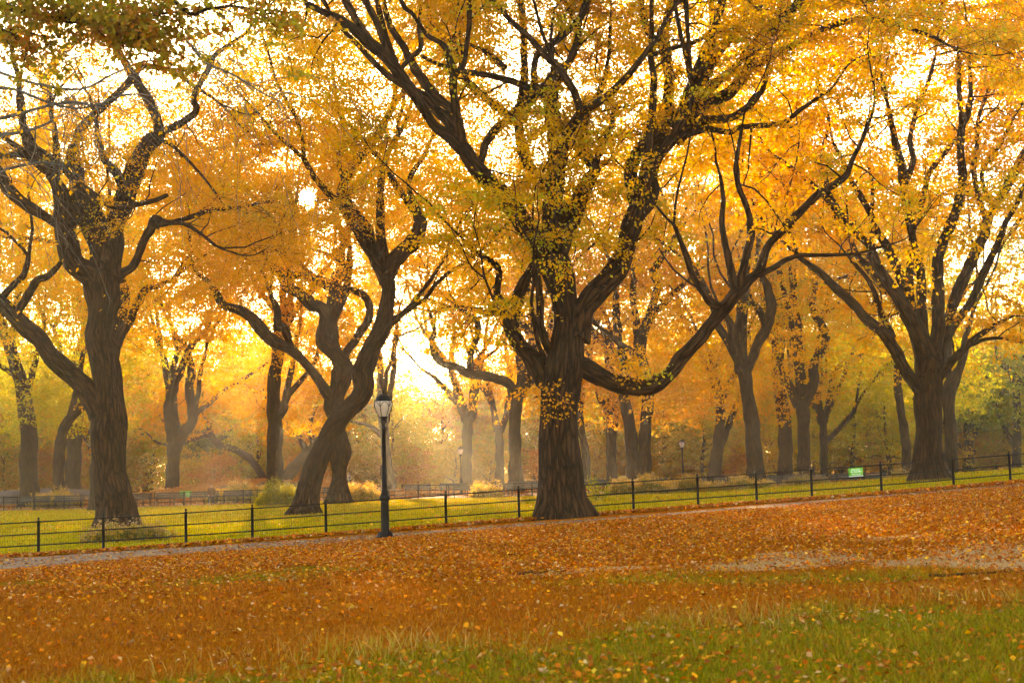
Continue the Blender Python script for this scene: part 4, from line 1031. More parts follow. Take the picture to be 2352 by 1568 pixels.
# ------------------------------------------------------------------ lamp posts
GLASS = None
def frosted():
    m, nt, N, L, out = mat('frosted_glass')
    d = N('ShaderNodeBsdfDiffuse'); d.inputs[0].default_value = (.80, .64, .52, 1)
    t = N('ShaderNodeBsdfTranslucent'); t.inputs[0].default_value = (.92, .74, .58, 1)
    g = N('ShaderNodeBsdfGlossy'); g.inputs['Roughness'].default_value = .2
    fr = N('ShaderNodeFresnel'); fr.inputs[0].default_value = 1.45
    a = N('ShaderNodeMixShader'); a.inputs[0].default_value = .6; L(d.outputs[0], a.inputs[1]); L(t.outputs[0], a.inputs[2])
    b = N('ShaderNodeMixShader'); L(fr.outputs[0], b.inputs[0]); L(a.outputs[0], b.inputs[1]); L(g.outputs[0], b.inputs[2])
    L(b.outputs[0], out.inputs[0]); return m
GLASS = frosted()
def lamp_post(label):
    k = .00258
    root = empty('lamp_post'); tag(root, label, 'lamp post', 'cast iron lamp posts')
    b = MB().lathe([(.235, -.1), (.235, .045), (.22, .06), (.20, .065), (.185, .13), (.16, .15), (.15, .165)], (0, 0, 0), 8)
    b.build('plinth', IRON, root, smooth=False)
    n = 48; a = np.linspace(0, 2 * np.pi, n, endpoint=False)
    def fluted(prof, fl, cnt, name):
        v = []
        for r, z in prof:
            rr = r * (1 - fl * (.5 + .5 * np.cos(a * cnt)))
            v.append(np.stack([rr * np.cos(a), rr * np.sin(a), np.full(n, z)], 1))
        v = np.concatenate(v); i = np.arange(len(prof) - 1)[:, None]; kk = np.arange(n)
        q = np.stack([i * n + kk, i * n + (kk + 1) % n, (i + 1) * n + (kk + 1) % n, (i + 1) * n + kk], 2).reshape(-1, 4)
        return MB().add(v, q).build(name, IRON, root)
    fluted([(.112, .16), (.105, .2), (.103, .88), (.108, .91)], .10, 8, 'pedestal')
    MB().lathe([(.108, .905), (.125, .93), (.132, .955), (.132, .99), (.122, 1.02), (.105, 1.035), (.098, 1.05), (.105, 1.06), (.09, 1.09), (.078, 1.12)], (0, 0, 0), 20).build('collar', IRON, root)
    fluted([(.078, 1.11), (.066, 1.2), (.06, 1.27), (.074, 1.275), (.074, 1.295), (.056, 1.31), (.045, 2.6), (.058, 2.605), (.058, 2.635), (.046, 2.65), (.045, 2.76)], .16, 12, 'shaft')
    MB().lathe([(.045, 2.75), (.06, 2.78), (.088, 2.80), (.092, 2.83), (.075, 2.85), (.082, 2.88), (.112, 2.90), (.112, 2.93), (.10, 2.94)], (0, 0, 0), 16).build('capital', IRON, root)
    gp = [(.098, 2.93), (.135, 3.0), (.178, 3.1), (.208, 3.2), (.216, 3.27), (.19, 3.33)]
    ln = MB().lathe(gp, (0, 0, 0), 24).build('lantern_globe', GLASS, root)
    for j in range(6):
        an = j * math.pi / 3 + .26
        pts = [(r + .012, z) for r, z in gp]
        P = [((r) * math.cos(an), (r) * math.sin(an), z) for r, z in pts]
        MB().tube(catmull(P, 3), .008, 6).build('lantern_rib', IRON, ln)
        arc = []
        for t in np.linspace(0, 1, 9):
            a2 = an + t * math.pi / 3; z = 3.17 + .12 * math.sin(t * math.pi); r = np.interp(z, [g[1] for g in gp], [g[0] for g in gp]) + .012
            arc.append((r * math.cos(a2), r * math.sin(a2), z))
        MB().tube(arc, .0065, 5).build('lantern_hoop', IRON, ln)
    MB().lathe([(.19, 3.30), (.205, 3.31), (.205, 3.33), (.19, 3.345), (.178, 3.375), (.165, 3.42), (.13, 3.455), (.09, 3.47), (.095, 3.48), (.06, 3.49), (.022, 3.495), (.02, 3.51), (.032, 3.53), (.02, 3.55), (.008, 3.575), (.001, 3.58)], (0, 0, 0), 24).build('lantern_roof', IRON, root)
    return root
lp0 = lamp_post('tall near lamp post with a fluted iron shaft at the edge of the footpath')
q = hit(885, 1236); lp0.location = (q[0], q[1], float(terrain(q[0], q[1])))
lp0.rotation_euler = (0, math.radians(.2), 0)
for px, Y, dz, lab in [(1059, 104.5, 0, 'far lamp post glowing against the mist, beside the pale forked tree'), (1569, 98.6, 0, 'far lamp post on the lawn side, left of the slanting golden tree'),
                   (1662, 131, 0, 'small far lamp post in front of the golden tree, right of its leaning trunk'), (2234, 143, 0, 'far lamp post in front of the dark hooked trunk'), (2282, 158, -.15, 'far lamp post standing alone, rightmost of the lamps')]:
    c = copy_tree(lp0); w = at(px, 1090, Y); c.location = (w[0], Y, float(terrain(w[0], Y)) + dz); c['label'] = lab; c.rotation_euler = (0, 0, px * .01)

# ------------------------------------------------------------------ benches between the two far fences
def bench():
    root = empty('park_bench')
    tag(root, 'dark slatted bench with iron ends standing in the long row behind the far fence', 'bench', 'benches along the promenade')
    s = MB(); 
    for i in range(4): s.box((0, -.17 + i * .115, .45 - .012 * (i == 3)), (1.9, .095, .032))
    s.build('seat', SLAT, root, smooth=False)
    b = MB()
    for i in range(3): b.box((0, .27 + i * .035, .56 + i * .125), (1.9, .028, .095), rx=-.25)
    b.build('backrest', SLAT, root, smooth=False)
    for x in (-.86, 0, .86):
        e = MB()
        e.tube(catmull([(x, -.2, 0), (x, -.17, .22), (x, -.2, .43), (x, .2, .43), (x, .28, .55), (x, .36, .88)], 4), .018, 6, cap=True)
        e.tube(catmull([(x, .2, .43), (x, .26, .2), (x, .32, 0)], 4), .018, 6, cap=True)
        e.build('iron_leg', IRON_FAR, root)
        if x:
            MB().tube(catmull([(x, -.2, .43), (x, -.24, .56), (x, -.14, .66), (x, .1, .66), (x, .3, .68)], 4), .016, 6, cap=True).build('armrest', IRON_FAR, root)
    return root
b0 = bench(); first = True
for X in np.arange(-35.5, 41, 2.15):
    Y = far_Y(X, 1.7); px, py = project(np.array([X, Y, .4]))
    if 830 < px < 1000 or 1555 < px < 1690 or px > 2030: continue
    o = b0 if first else copy_tree(b0); first = False
    o.location = (X, Y, float(terrain(X, Y)) + .012); o.rotation_euler = (0, 0, math.atan(.10) + math.pi * 0 + rw.uniform(-.02, .02))
for X in np.arange(-9.5, 20, 2.5):
    Y = far_Y(X, 8.6); o = copy_tree(b0); o.location = (X, Y, float(terrain(X, Y)) + .012); o.rotation_euler = (0, 0, math.atan(.10))
    o['label'] = 'dark bench on the opposite side of the promenade, half lost in the mist'; o['group'] = 'benches across the promenade'

# ------------------------------------------------------------------ notices
SIGNG = plain('green_paint', (.10, .42, .012), .45, .4, 0, .06, 8)
SIGNW = plain('white_paint', (.75, .72, .68), .5, .4, 0, .05, 8)
def notice(label, c, w, h, rz, lines, tilt=0.0):
    root = empty('park_notice', tuple(c)); tag(root, label, 'sign', 'green notices on the fences')
    o = MB().box((0, 0, 0), (w, .012, h)).build('sign_panel', SIGNG, root, smooth=False)
    st = MB().box((0, -.0005, -h / 2 - h * .05), (w, .013, h * .10)).build('white_strip', SIGNW, root, smooth=False)
    for k, (tx, sz, z) in enumerate(lines):
        cu = bpy.data.curves.new('lettering', 'FONT'); cu.body = tx; cu.size = sz; cu.align_x = 'CENTER'; cu.align_y = 'CENTER'; cu.extrude = .0015; cu.offset = .002
        t0 = bpy.data.objects.new('lettering', cu); COL.objects.link(t0)
        me = bpy.data.meshes.new_from_object(t0.evaluated_get(bpy.context.evaluated_depsgraph_get())); bpy.data.objects.remove(t0)
        me.materials.clear(); me.materials.append(SIGNW)
        t = bpy.data.objects.new('lettering', me); COL.objects.link(t); t.parent = root
        t.location = (0, -.009, z); t.rotation_euler = (math.pi / 2, 0, 0)
    root.rotation_euler = (0, tilt, rz)
    return root
q0, q1 = pf[13], pf[14]
def fence_pt(px, hgt):
    for a, b in zip(pf[:-1], pf[1:]):
        xa, xb = project(a)[0], project(b)[0]
        if xa <= px < xb:
            t = (px - xa) / (xb - xa); return a + (b - a) * t + np.array([0, -.045, hgt]), math.atan2(b[1] - a[1], b[0] - a[0]), -math.atan2(b[2] - a[2], b[0] - a[0])
c, rz, tl = fence_pt(1967, .715)
notice('bright green notice with three lines of white lettering, hung on the near fence', c, .46, .23, rz, [('Protect the', .062, .065), ('American Elm', .062, .005), ('Please keep out', .046, -.068)], tl)
for px, off, hh, lab in [(13, 0, .68, 'green notice on the far fence beside the slender forked trunk'), (416, 3.6, .72, 'pale green notice on the fence behind the benches, below the leafy rise')]:
    w = at(px, 1130, 94); X = w[0]; Y = far_Y(X, off) - .06
    notice(lab, (X, Y, float(terrain(X, Y)) + hh), .8, .38, math.atan(.1), [('Protect the', .09, .09), ('American Elm', .09, 0), ('Please keep out', .07, -.1)])

# ------------------------------------------------------------------ people (far away)
SKIN = plain('skin', (.55, .30, .20), .55, .4, 0, .1, 30)
SUIT = plain('dark_suit', (.014, .014, .022), .8, .2, 0, .2, 30)
SHIRT = plain('white_shirt', (.78, .76, .76), .7, .3, 0, .04, 30)
HAIRB = plain('brown_hair', (.09, .045, .02), .6, .4, 0, .3, 60)
HAIRD = plain('dark_hair', (.012, .010, .009), .6, .4, 0, .3, 60)
COATB = plain('brown_coat', (.10, .035, .02), .8, .2, 0, .2, 30)
def skin_mesh(name, V, E, Rad, m, parent, levels=2):
    me = bpy.data.meshes.new(name); me.from_pydata([tuple(v) for v in V], E, [])
    o = bpy.data.objects.new(name, me); COL.objects.link(o)
    s = o.modifiers.new('skin', 'SKIN'); s.use_smooth_shade = True
    for i, sv in enumerate(me.skin_vertices[0].data):
        r = Rad[i]; sv.radius = r if isinstance(r, tuple) else (r, r); sv.use_root = i == 0
    u = o.modifiers.new('sub', 'SUBSURF'); u.levels = levels; u.render_levels = levels
    dg = bpy.context.evaluated_depsgraph_get(); ev = o.evaluated_get(dg)
    nm = bpy.data.meshes.new_from_object(ev); o.modifiers.clear(); o.data = nm; nm.materials.clear(); nm.materials.append(m)
    o.parent = parent
    return o
def person(label, loc, rz, sitting, hair, coat, trousers):
    root = empty('person', loc); tag(root, label, 'person'); root.rotation_euler = (0, 0, rz)
    J = {}                                              # faces -Y
    hz = .93 if not sitting else .52
    J['pel'] = (0, 0, hz); J['wst'] = (0, .0, hz + .16); J['chs'] = (0, .01, hz + .40); J['nbs'] = (0, .015, hz + .56); J['nck'] = (0, 0, hz + .63); J['hd'] = (0, -.02, hz + .72); J['top'] = (0, -.01, hz + .82)
    for s, n in ((-1, 'L'), (1, 'R')):
        J['sh' + n] = (s * .19, .015, hz + .51)
        J['el' + n] = (s * .235, .03, hz + .22); J['wr' + n] = (s * .21, -.10, hz + .0) if not sitting else (s * .15, -.30, hz + .12)
        J['hp' + n] = (s * .10, 0, hz - .04)
        if sitting: J['kn' + n] = (s * .13, -.46, .50); J['an' + n] = (s * .13, -.44, .09)
        else: J['kn' + n] = (s * .11, -.03 * s, .50); J['an' + n] = (s * .11, .05 * s, .09)
        J['to' + n] = (J['an' + n][0] * 1.15, J['an' + n][1] - .18, .035)
    names = list(J); I = {n: i for i, n in enumerate(names)}
    rad = dict(pel=(.15, .11), wst=(.14, .10), chs=(.165, .115), nbs=(.09, .08), nck=(.055, .058), hd=(.075, .095), top=(.06, .075))
    for n in 'LR': rad.update({'sh' + n: .065, 'el' + n: .045, 'wr' + n: .03, 'hp' + n: .09, 'kn' + n: .058, 'an' + n: .042, 'to' + n: .032})
    Ed = [('pel', 'wst'), ('wst', 'chs'), ('chs', 'nbs'), ('nbs', 'nck'), ('nck', 'hd'), ('hd', 'top')]
    for n in 'LR': Ed += [('nbs', 'sh' + n), ('sh' + n, 'el' + n), ('el' + n, 'wr' + n), ('pel', 'hp' + n), ('hp' + n, 'kn' + n), ('kn' + n, 'an' + n), ('an' + n, 'to' + n)]
    V = [J[n] for n in names]; Rr = [rad[n] for n in names]; E = [(I[a], I[b]) for a, b in Ed]
    for n, s in (('L', -1), ('R', 1)):                   # hands: palm, five fingers
        w = np.array(J['wr' + n]); f = unit(w - np.array(J['el' + n])); sd = np.array([0, 1.0, 0]) if not sitting else np.array([1.0, 0, 0])
        V.append(w + f * .05); Rr.append((.036, .018)); pi = len(V) - 1; E.append((I['wr' + n], pi))
        V.append(w + f * .09); Rr.append((.038, .016)); p2 = len(V) - 1; E.append((pi, p2))
        for k, ln in enumerate((.065, .075, .07, .055)):
            a = w + f * .10 + sd * (.030 - .020 * k)
            for t in (.5, 1):
                V.append(a + f * ln * t + np.array([-s * .012 * t * t, 0, 0])); Rr.append(.008)
                E.append((p2 if t == .5 else len(V) - 2, len(V) - 1))
        for t in (.5, 1): V.append(w + f * (.04 + .04 * t) + sd * (.04 + .02 * t)); Rr.append(.009); E.append((pi if t == .5 else len(V) - 2, len(V) - 1))
    skin_mesh('body', V, E, Rr, SKIN, root)
    hd = np.array(J['hd'])
    MB().lathe([(.001, -.012), (.012, -.008), (.014, .0), (.009, .018), (.001, .03)], hd + np.array([0, -.105, -.005]), 8).build('nose', SKIN, root)
    MB().tube([hd + np.array([-.022, -.098, -.045]), hd + np.array([0, -.104, -.046]), hd + np.array([.022, -.098, -.045])], .005, 5, cap=True).build('mouth', plain('lips', (.4, .15, .12)), root)
    for s in (-1, 1):
        MB().lathe([(.001, -.01), (.009, -.005), (.009, .005), (.001, .01)], hd + np.array([s * .032, -.092, .022]), 8).build('eye', HAIRD, root)
        MB().lathe([(.001, -.03), (.016, -.01), (.018, .012), (.001, .03)], hd + np.array([s * .082, .005, 0]), 8).build('ear', SKIN, root)
    h = MB(); a = np.linspace(0, 2 * np.pi, 20, endpoint=False)
    v = []
    for t in np.linspace(0, 1, 8):
        el = t * 1.9; cut = np.clip(.075 * np.cos(a + np.pi / 2), -.02, .1)
        r = np.sin(el); z = np.cos(el)
        v.append(np.stack([.097 * r * np.cos(a), .118 * r * np.sin(a) + .012, .115 * z + .03 + np.where(np.sin(a) < -.3, np.maximum(0, .05 - .115 * z), 0)], 1))
    v = np.concatenate(v) + hd; i = np.arange(7)[:, None]; kk = np.arange(20)
    h.add(v, np.stack([i * 20 + kk, i * 20 + (kk + 1) % 20, (i + 1) * 20 + (kk + 1) % 20, (i + 1) * 20 + kk], 2).reshape(-1, 4)).build('hair', hair, root)
    # jacket, shirt, trousers
    cn = ['pel', 'wst', 'chs', 'nbs', 'shL', 'elL', 'wrL', 'shR', 'elR', 'wrR']; ci = {n: k for k, n in enumerate(cn)}
    jr = dict(pel=(.19, .15), wst=(.17, .13), chs=(.195, .145), nbs=(.115, .10), shL=.085, elL=.063, wrL=.048, shR=.085, elR=.063, wrR=.048)
    V2 = [np.array(J[n]) - (np.array([0, 0, .08]) if n == 'pel' else 0) for n in cn]
    skin_mesh('jacket', V2, [(ci[a], ci[b]) for a, b in [('pel', 'wst'), ('wst', 'chs'), ('chs', 'nbs'), ('nbs', 'shL'), ('shL', 'elL'), ('elL', 'wrL'), ('nbs', 'shR'), ('shR', 'elR'), ('elR', 'wrR')]], [jr[n] for n in cn], coat, root)
    sh = MB()
    sh.add([(-.07, -.155, hz + .50), (.07, -.155, hz + .50), (.0, -.165, hz + .20), (0, -.05, hz + .60), (-.062, -.06, hz + .60), (.062, -.06, hz + .60)], None, [(0, 2, 1), (0, 1, 3), (0, 3, 4), (1, 5, 3)])
    sh.lathe([(.085, hz + .53), (.075, hz + .60), (.066, hz + .635), (.06, hz + .635)], (0, .005, 0), 12)
    sh.build('shirt', SHIRT if not sitting else coat, root)
    for n in 'LR':
        skin_mesh('trouser_leg', [J['hp' + n], J['kn' + n], np.array(J['an' + n]) + np.array([0, .01, .02])], [(0, 1), (1, 2)], [.11, .078, .065], trousers, root)
        skin_mesh('shoe', [np.array(J['an' + n]) + np.array([0, .03, -.04]), np.array(J['an' + n]) + np.array([0, -.08, -.045]), np.array(J['to' + n])], [(0, 1), (1, 2)], [.05, .048, .038], HAIRD, root)
    return root
w = at(802, 1100, 103); gz = float(terrain(w[0], 103))
person('man in a dark suit and white shirt standing in profile beside the burled trunk', (w[0], 103, gz + .012), -1.35, False, HAIRB, SUIT, SUIT)
w = at(482, 1140, 95.6)
bx = min((o for o in COL.objects if o.name.startswith('park_bench') and o.get('group') == 'benches along the promenade'), key=lambda o: abs(o.location.x - w[0]))
person('dark haired person in a brown coat sitting on a bench beside the shrubs', (bx.location.x + .5, bx.location.y + .02, bx.location.z - .045), .1, True, HAIRD, COATB, SUIT)

# two pale rounded bundles near the man
for k, (px, py, r, lab) in enumerate([(811, 1134, .55, 'pale rounded bundle behind the shrub beside the burled trunk'), (836, 1140, .8, 'wide pale rounded bundle on the ground right of the man')]):
    w = at(px, py, 101.5 + k * .8); gz = float(terrain(w[0], w[1])); rng = np.random.default_rng(k)
    a = np.linspace(0, 2 * np.pi, 28, endpoint=False); v = []
    for t in np.linspace(0, 1, 10):
        rr = r * math.cos(t * 1.5) ** .7 * (1 + .07 * np.sin(5 * a + k) + .05 * np.sin(9 * a + t * 4)); v.append(np.stack([rr * np.cos(a), rr * .7 * np.sin(a), np.full(28, (.62 + .12 * k) * math.sin(t * 1.5))], 1))
    v = np.concatenate(v); i = np.arange(9)[:, None]; kk = np.arange(28)
    o = MB().add(v, np.stack([i * 28 + kk, i * 28 + (kk + 1) % 28, (i + 1) * 28 + (kk + 1) % 28, (i + 1) * 28 + kk], 2).reshape(-1, 4)).build('cloth_bundle', SHIRT)
    o.location = (w[0], w[1], gz); tag(o, lab, 'bundle')

# ------------------------------------------------------------------ shrubs of goldenrod
def shrub(label, px, py, w, h, seed, pal, n, tip, D=None, cat='shrub', depth=1.0):
    q = hit(px, py) if D is None else at(px, py, D)
    rng = np.random.default_rng(seed); X, Y = q[0], q[1]; gz = float(terrain(X, Y))
    root = empty('goldenrod_shrub', (X, Y, gz)); tag(root, label, cat, 'goldenrod shrubs on the lawn')
    x = rng.uniform(-1, 1, n); y = rng.normal(0, .45, n) * depth
    hh = h * rng.uniform(.55, 1.1, n) * np.sqrt(np.clip(1.05 - x ** 2, .1, 1)) * (1 + .2 * np.sin(x * 7 + seed))
    B = np.stack([X + x * w / 2, Y + y, np.full(n, gz)], 1); B[:, 2] = terrain(B[:, 0], B[:, 1])
    d = unit(np.stack([rng.normal(0, .22, n) + x * .15, rng.normal(0, .2, n), np.ones(n)], 1))
    S = wander(B, d, hh, 4, rng, .08, .0)
    st = MB().batch(S, np.broadcast_to(np.array([.008, .007, .006, .005, .003]), (n, 5)), 3)
    part(st.build('stems', plain('stem', (.10, .07, .03)), None), root)
    f = MB()
    for k in (1, 2, 3): leaves(f, S[:, k] - d * hh[:, None] * .12, d, hh * .25, 9, .11, pal, rng, np.clip(.6 + rng.normal(0, .2, n), 0, 1), flat=.4, spread=.5)
    part(f.build('foliage', LEAF, smooth=False, col=True), root)
    t = MB(); leaves(t, S[:, 4] - d * .1, d, np.full(n, .22), 14, .07, tip, rng, np.clip(.3 + rng.normal(0, .2, n), 0, 1), flat=.3, spread=.35)
    part(t.build('blossom', LEAF, smooth=False, col=True), root)
GT = [(.86, .52, .10), (.85, .40, .05), (.80, .62, .30)]; WT = [(.50, .32, .12), (.48, .24, .08), (.62, .48, .30)]; SG = [(.40, .30, .03), (.24, .24, .03), (.70, .40, .03)]
RB = [(.55, .30, .05), (.36, .20, .05), (.42, .36, .04)]
shrub('rounded bushy goldenrod shrub at the left end of the lawn before the benches', 130, 1166, 3.3, 1.15, 1, SG, 240, GT)
shrub('long bed of russet and green goldenrod in front of the rock', 560, 1154, 4.8, 1.25, 2, RB, 420, GT)
shrub('green taller shrub tangled at the foot of the leaning trunk', 640, 1160, 2.4, 1.25, 3, [(.40, .36, .012), (.26, .27, .012), (.6, .4, .02)], 240, [(.5, .4, .02), (.36, .33, .02), (.66, .42, .02)])
shrub('small yellow flowered shrub right of the burled trunk', 824, 1150, 2.6, 1.0, 4, SG, 200, GT)
shrub('sunlit yellow shrub beside the massive trunk, in front of a bench', 1368 - 250, 1137, 1.9, .9, 5, SG, 140, GT, D=92)
shrub('long low sunlit shrub bed right of the massive elm', 1470, 1128, 4.2, 1.0, 6, SG, 360, GT, D=88)
shrub('second sunlit shrub bed in front of the double trunked elm', 1575, 1124, 3.2, .9, 7, SG, 260, GT, D=90)
shrub('shrub around the foot of the elm with the wounded trunk', 1700, 1116, 4.2, .8, 8, RB, 260, GT, D=84)
shrub('thin scrubby shrub at the foot of the S-shaped elm', 1850, 1112, 3.2, .8, 9, RB, 160, WT, D=92)
shrub('sparse weedy shrub at the foot of the big fanning elm', 2080, 1106, 2.5, .6, 10, RB, 110, WT, D=74)
shrub('white flowered weeds around the base of the thick elm', 290, 1224, 2.6, .55, 11, SG, 110, WT, D=43.5, depth=.7)
shrub('small dark leafed sapling right of the massive trunk', 1378, 1150, .5, 1.0, 12, GDK, 16, GDK, D=60, depth=.3)

# ------------------------------------------------------------------ fallen twigs on the turf
for px, py, L, lab in [(2260, 1322, 1.5, 'dark fallen stick lying on the bare patch'), (1240, 1320, .7, 'short grey stick in the leaf litter')]:
    q = hit(px, py); rng = np.random.default_rng(px); n = 9
    x = np.linspace(-.5, .5, n) * L; P = np.stack([q[0] + x, q[1] + .08 * np.sin(x * 3) + rng.normal(0, .02, n), np.zeros(n)], 1)
    P[:, 2] = terrain(P[:, 0], P[:, 1]) + .03 + rng.uniform(0, .02, n)
    tag(MB().tube(P, np.linspace(.022, .008, n), 7, cap=True).build('fallen_stick', BARK_FAR), lab, 'stick')

# ------------------------------------------------------------------ rock outcrops beyond the promenade
ROCKM = plain('grey_rock', (.085, .055, .04), .9, .2, 0, .55, 1.6, .6)
for X, Y, rx, ry, h, lab, sd in [(-38, 112, 6.5, 3.2, .6, 'smooth grey rock outcrop at the left edge beyond the benches', 1), (-17.6, 110.2, 2.6, 1.2, .5, 'dark layered rock ledge on the leafy rise behind the straight trunk', 3), (-21.5, 110, 1.5, .8, .35, 'low dark rock in the middle of the leafy rise', 4)]:
    a = np.linspace(0, 2 * np.pi, 40, endpoint=False); v = []
    for t in np.linspace(0, 1, 12):
        k = 1 + .12 * np.sin(3 * a + sd) + .08 * np.sin(7 * a + sd * 2 + t * 3) + .05 * np.sin(13 * a + t * 9)
        r = (1 - t ** 1.6) * k; zz = h * (t ** .55) * (1 + .10 * np.sin(2 * a + sd) + .06 * np.sin(6 * a + t * 5))
        x = X + rx * r * np.cos(a); y = Y + ry * r * np.sin(a); v.append(np.stack([x, y, terrain(x, y) - .15 + zz], 1))
    v = np.concatenate(v); i = np.arange(11)[:, None]; kk = np.arange(40)
    tag(MB().add(v, np.stack([i * 40 + kk, i * 40 + (kk + 1) % 40, (i + 1) * 40 + (kk + 1) % 40, (i + 1) * 40 + kk], 2).reshape(-1, 4)).build('rock_outcrop', ROCKM), lab, 'rock', 'rocks on the leafy rise')
# ------------------------------------------------------------------ fallen leaves and grass blades
LP = np.array([(.80, .28, .006), (.74, .18, .004), (.58, .115, .003), (.80, .40, .025), (.62, .28, .09), (.40, .085, .004), (.74, .42, .18)])
def ground_leaves(name, label, XY, size, wts, seed, lift=.012, tilt=.35, pal=LP):
    rng = np.random.default_rng(seed); n = len(XY)
    X, Y = XY[:, 0], XY[:, 1]; P = np.stack([X, Y, terrain(X, Y) + lift + rng.uniform(0, .02, n)], 1)
    nr = unit(np.array([0, 0, 1.0]) + rng.normal(0, tilt, (n, 3))); a = rng.uniform(0, 6.28, n)
    d = np.stack([np.cos(a), np.sin(a), np.zeros(n)], 1); d = unit(d - nr * (d * nr).sum(1, keepdims=True)); w = np.cross(nr, d)
    L = size * rng.uniform(.55, 1.35, (n, 1)); W = L * rng.uniform(.28, .42, (n, 1)); cu = rng.uniform(.0, .3, (n, 1)) * L
    v = np.stack([P - d * L * .5, P + w * W + nr * cu * .6, P + d * L * .5 + nr * cu * .3, P - w * W + nr * cu], 1)
    ci = rng.choice(len(pal), n, p=np.array(wts) / sum(wts)); c = np.clip(pal[ci] * (.45 + .75 * rng.uniform(0, 1, (n, 1)) ** 1.4) * rng.uniform(.93, 1.07, (n, 3)), 0, .9)
    o = MB().add(v, np.arange(n * 4).reshape(-1, 4), qc=c).build(name, LITTER, smooth=False, col=True)
    return tag(o, label, 'leaves', kind='stuff')
rg = np.random.default_rng(5)
def scatter(n, y0, y1, wfun=None, half=.40):
    Y = np.sqrt(rg.uniform(y0 ** 2, y1 ** 2, n)); X = rg.uniform(-half, half, n) * Y
    k = rg.uniform(size=n) < (wfun(X, Y) if wfun else 1)
    return np.stack([X, Y], 1)[k]
def nz(X, Y, s, ph=0):
    return .5 + .25 * (np.sin(X * s + ph + 1.7 * np.sin(Y * s * .7 + ph)) + np.sin(Y * s * 1.3 - ph + 1.3 * np.sin(X * s * .6 + 2 * ph)))
def w_front(X, Y):
    lo, hi = path_band(X)
    g = zone_green(X, Y); onp = (Y > lo - .05)
    base = .10 + .9 * sstep(17, 30, Y + X * .25)
    base = np.where(g > .5, .20, base) * (.4 + .9 * nz(X, Y, .9) ) * (.5 + nz(X, Y, 2.6, 1.0)) * (1 - .1 * zone_dirt(X, Y))
    return np.clip(np.where(onp, 0, base), 0, 1)
ground_leaves('leaf_litter', 'yellow and russet fallen leaves strewn over the turf slope', scatter(330000, 10, 46, w_front), .062, (4, 7, 6, 2, 2, 4, .8), 81, lift=.03, tilt=.45)
def w_path(X, Y):
    lo, hi = path_band(X); return ((Y > lo) & (Y < hi)) * (.25 + .7 * nz(X, Y, .5, 2.0) ** 3)
ground_leaves('path_leaves', 'scattered orange leaves on the grey footpath', scatter(60000, 30, 50, w_path), .085, (4, 5, 4, 3, 3, 4, 1), 82, lift=.018, tilt=.15)
n = 15000; Xf = rg.uniform(-20, 24, n); Yf = fence_line(Xf) + rg.normal(-.25, .22, n)
ground_leaves('leaf_drift', 'drift of rust brown leaves banked against the foot of the near fence', np.stack([Xf, Yf], 1), .11, (1, 4, 5, .5, 2, 6, .5), 83, lift=.05, tilt=.6)
def w_lawn(X, Y):
    return (Y > fence_line(np.clip(X, -40, 45)) + .1) * (.18 + .5 * nz(X, Y, .6, .7) ** 2)
ground_leaves('lawn_leaves', 'yellow leaves scattered on the green lawn behind the near fence', scatter(26000, 36, 96, w_lawn), .10, (8, 4, 1, 4, .5, .5, 1.0), 84, lift=.04, tilt=.4)
ground_leaves('rise_leaves', 'brown leaf carpet on the rock and under the far trees', scatter(30000, 95, 140, None), .16, (2, 4, 4, 1, 2, 4, 1), 85, lift=.03, tilt=.3)

def grass(name, label, n, y0, y1, wfun, h, wd, cols, seed, half=.42):
    rng = np.random.default_rng(seed); XY = scatter(n, y0, y1, wfun, half); n = len(XY); X, Y = XY.T
    P = np.stack([X, Y, terrain(X, Y) - .005], 1); a = rng.uniform(0, 6.28, n); hh = h * rng.uniform(.45, 1.35, n) * (.6 + .8 * nz(X, Y, 1.7, 3))
    s = np.stack([np.cos(a), np.sin(a), np.zeros(n)], 1) * (wd * rng.uniform(.6, 1.3, n))[:, None]
    ln = np.stack([rng.normal(0, .5, n), rng.normal(0, .5, n), np.ones(n)], 1)
    tip = P + ln * hh[:, None]; mid = P + ln * hh[:, None] * np.array([.45, .45, .6])
    v = np.stack([P - s, P + s, mid + s * .7, mid - s * .7, tip], 1).reshape(-1, 3); b = np.arange(n)[:, None] * 5
    cols = np.array(cols); c = cols[rng.integers(0, len(cols), n)] * rng.uniform(.6, 1.3, (n, 1))
    o = MB().add(v, b + np.array([[0, 1, 2, 3]]), b + np.array([[3, 2, 4]]), qc=c, tc=c).build(name, GRASSB, smooth=False, col=True)
    return tag(o, label, 'grass', kind='stuff')
grass('green_grass', 'green and straw coloured turf at the bottom of the slope', 230000, 10.2, 24, lambda X, Y: zone_green(X, Y) * .95, .075, .0035, [(.22, .19, .003), (.30, .23, .004), (.40, .24, .008), (.46, .24, .02), (.14, .135, .003), (.34, .12, .005), (.20, .07, .004)], 91)
grass('dry_grass', 'dead rust brown grass covering the slope', 330000, 10.5, 36, lambda X, Y: (1 - zone_green(X, Y)) * (1 - zone_dirt(X, Y)) * (Y < path_band(X)[0]) * np.clip(1.25 - Y / 40, 0, 1), .06, .0045, [(.32, .085, .004), (.42, .115, .005), (.22, .055, .003), (.50, .19, .015), (.38, .105, .004)], 92)
grass('straw_grass', 'pale straw tufts along the edge of the green turf', 42000, 10.5, 26, lambda X, Y: np.exp(-((Y - green_edge(X)) / 1.1) ** 2) * nz(X, Y, 1.3, 5), .15, .003, [(.56, .36, .10), (.46, .27, .06), (.36, .27, .03), (.30, .25, .015)], 93)
grass('lawn_grass', 'short green lawn behind the near fence', 260000, 36, 90, lambda X, Y: (Y > fence_line(X) + .05) * 1.0, .075, .010, [(.34, .26, .003), (.42, .30, .004), (.50, .33, .006), (.26, .21, .002)], 94)

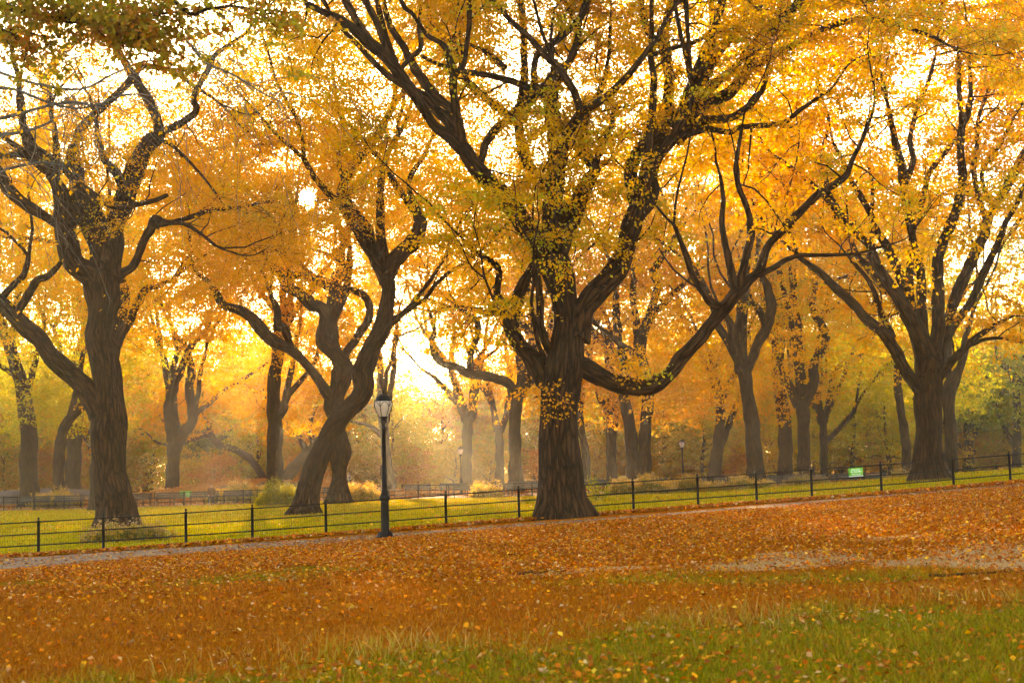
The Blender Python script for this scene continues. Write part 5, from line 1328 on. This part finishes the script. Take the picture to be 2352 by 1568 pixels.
# ------------------------------------------------------------------ sun, sky, haze
d = ray(*SUN_PX); SUN_D = d / np.linalg.norm(d)
el = math.asin(SUN_D[2]); az = math.atan2(SUN_D[0], SUN_D[1])
LAMP_EL = el + math.radians(2.5)
ld = Vector((math.cos(LAMP_EL) * math.sin(az), math.cos(LAMP_EL) * math.cos(az), math.sin(LAMP_EL)))
sd = bpy.data.lights.new('sunlight', 'SUN'); sd.energy = 5.0; sd.angle = math.radians(.6); sd.color = (1, .84, .62)
so = bpy.data.objects.new('sunlight', sd); COL.objects.link(so); so.rotation_euler = ld.to_track_quat('Z', 'Y').to_euler()
# the sun's disc, 3 km off
sp = MB(); a = np.linspace(0, math.pi, 18)
sp.lathe([(max(.01, 15 * math.sin(t)), -15 * math.cos(t)) for t in a], (0, 0, 0), 32)
m, nt, N, L, out = mat('sun_disc'); e = N('ShaderNodeEmission'); e.inputs[0].default_value = (1, .9, .72, 1); e.inputs[1].default_value = 150; L(e.outputs[0], out.inputs[0])
so2 = sp.build('sun', m); so2.location = tuple(C_P + SUN_D * 3000); tag(so2, 'low bright sun shining through the foliage', 'sun', kind='structure')

wd = bpy.data.worlds.new('World'); scene.world = wd; wd.use_nodes = True
nt = wd.node_tree; nt.nodes.clear()
o_ = nt.nodes.new('ShaderNodeOutputWorld'); bg = nt.nodes.new('ShaderNodeBackground'); sk = nt.nodes.new('ShaderNodeTexSky')
sk.sky_type = 'NISHITA'; sk.sun_disc = False; sk.sun_elevation = LAMP_EL; sk.sun_rotation = az; sk.air_density = 1.0; sk.dust_density = .7; sk.ozone_density = 1.0; sk.altitude = 20
bg.inputs[1].default_value = .15
nt.links.new(sk.outputs[0], bg.inputs[0]); nt.links.new(bg.outputs[0], o_.inputs[0])

hz = MB().box((0, 96, 14.5), (230, 206, 33)).build('haze', mat('haze')[0], smooth=False)
m = hz.data.materials[0]; nt = m.node_tree
ou = [n for n in nt.nodes if n.type == 'OUTPUT_MATERIAL'][0]; pv = nt.nodes.new('ShaderNodeVolumePrincipled')
pv.inputs['Color'].default_value = (1, .90, .74, 1); pv.inputs['Density'].default_value = .00042; pv.inputs['Anisotropy'].default_value = .65
nt.links.new(pv.outputs[0], ou.inputs['Volume'])
tag(hz, 'thin warm mist filling the park', 'haze', kind='stuff')

vs = scene.view_settings; vs.view_transform = 'Standard'; vs.look = 'None'; vs.gamma = 1; vs.use_curve_mapping = False
vs.exposure = 2.62
vs.use_white_balance = True; vs.white_balance_temperature = 8600

cy = scene.cycles
cy.max_bounces = 7; cy.diffuse_bounces = 4; cy.glossy_bounces = 2; cy.transmission_bounces = 5; cy.transparent_max_bounces = 8; cy.volume_bounces = 1
cy.caustics_reflective = False; cy.caustics_refractive = False; cy.sample_clamp_indirect = 8
cy.use_denoising = True
cy.use_adaptive_sampling = True; cy.adaptive_threshold = .025
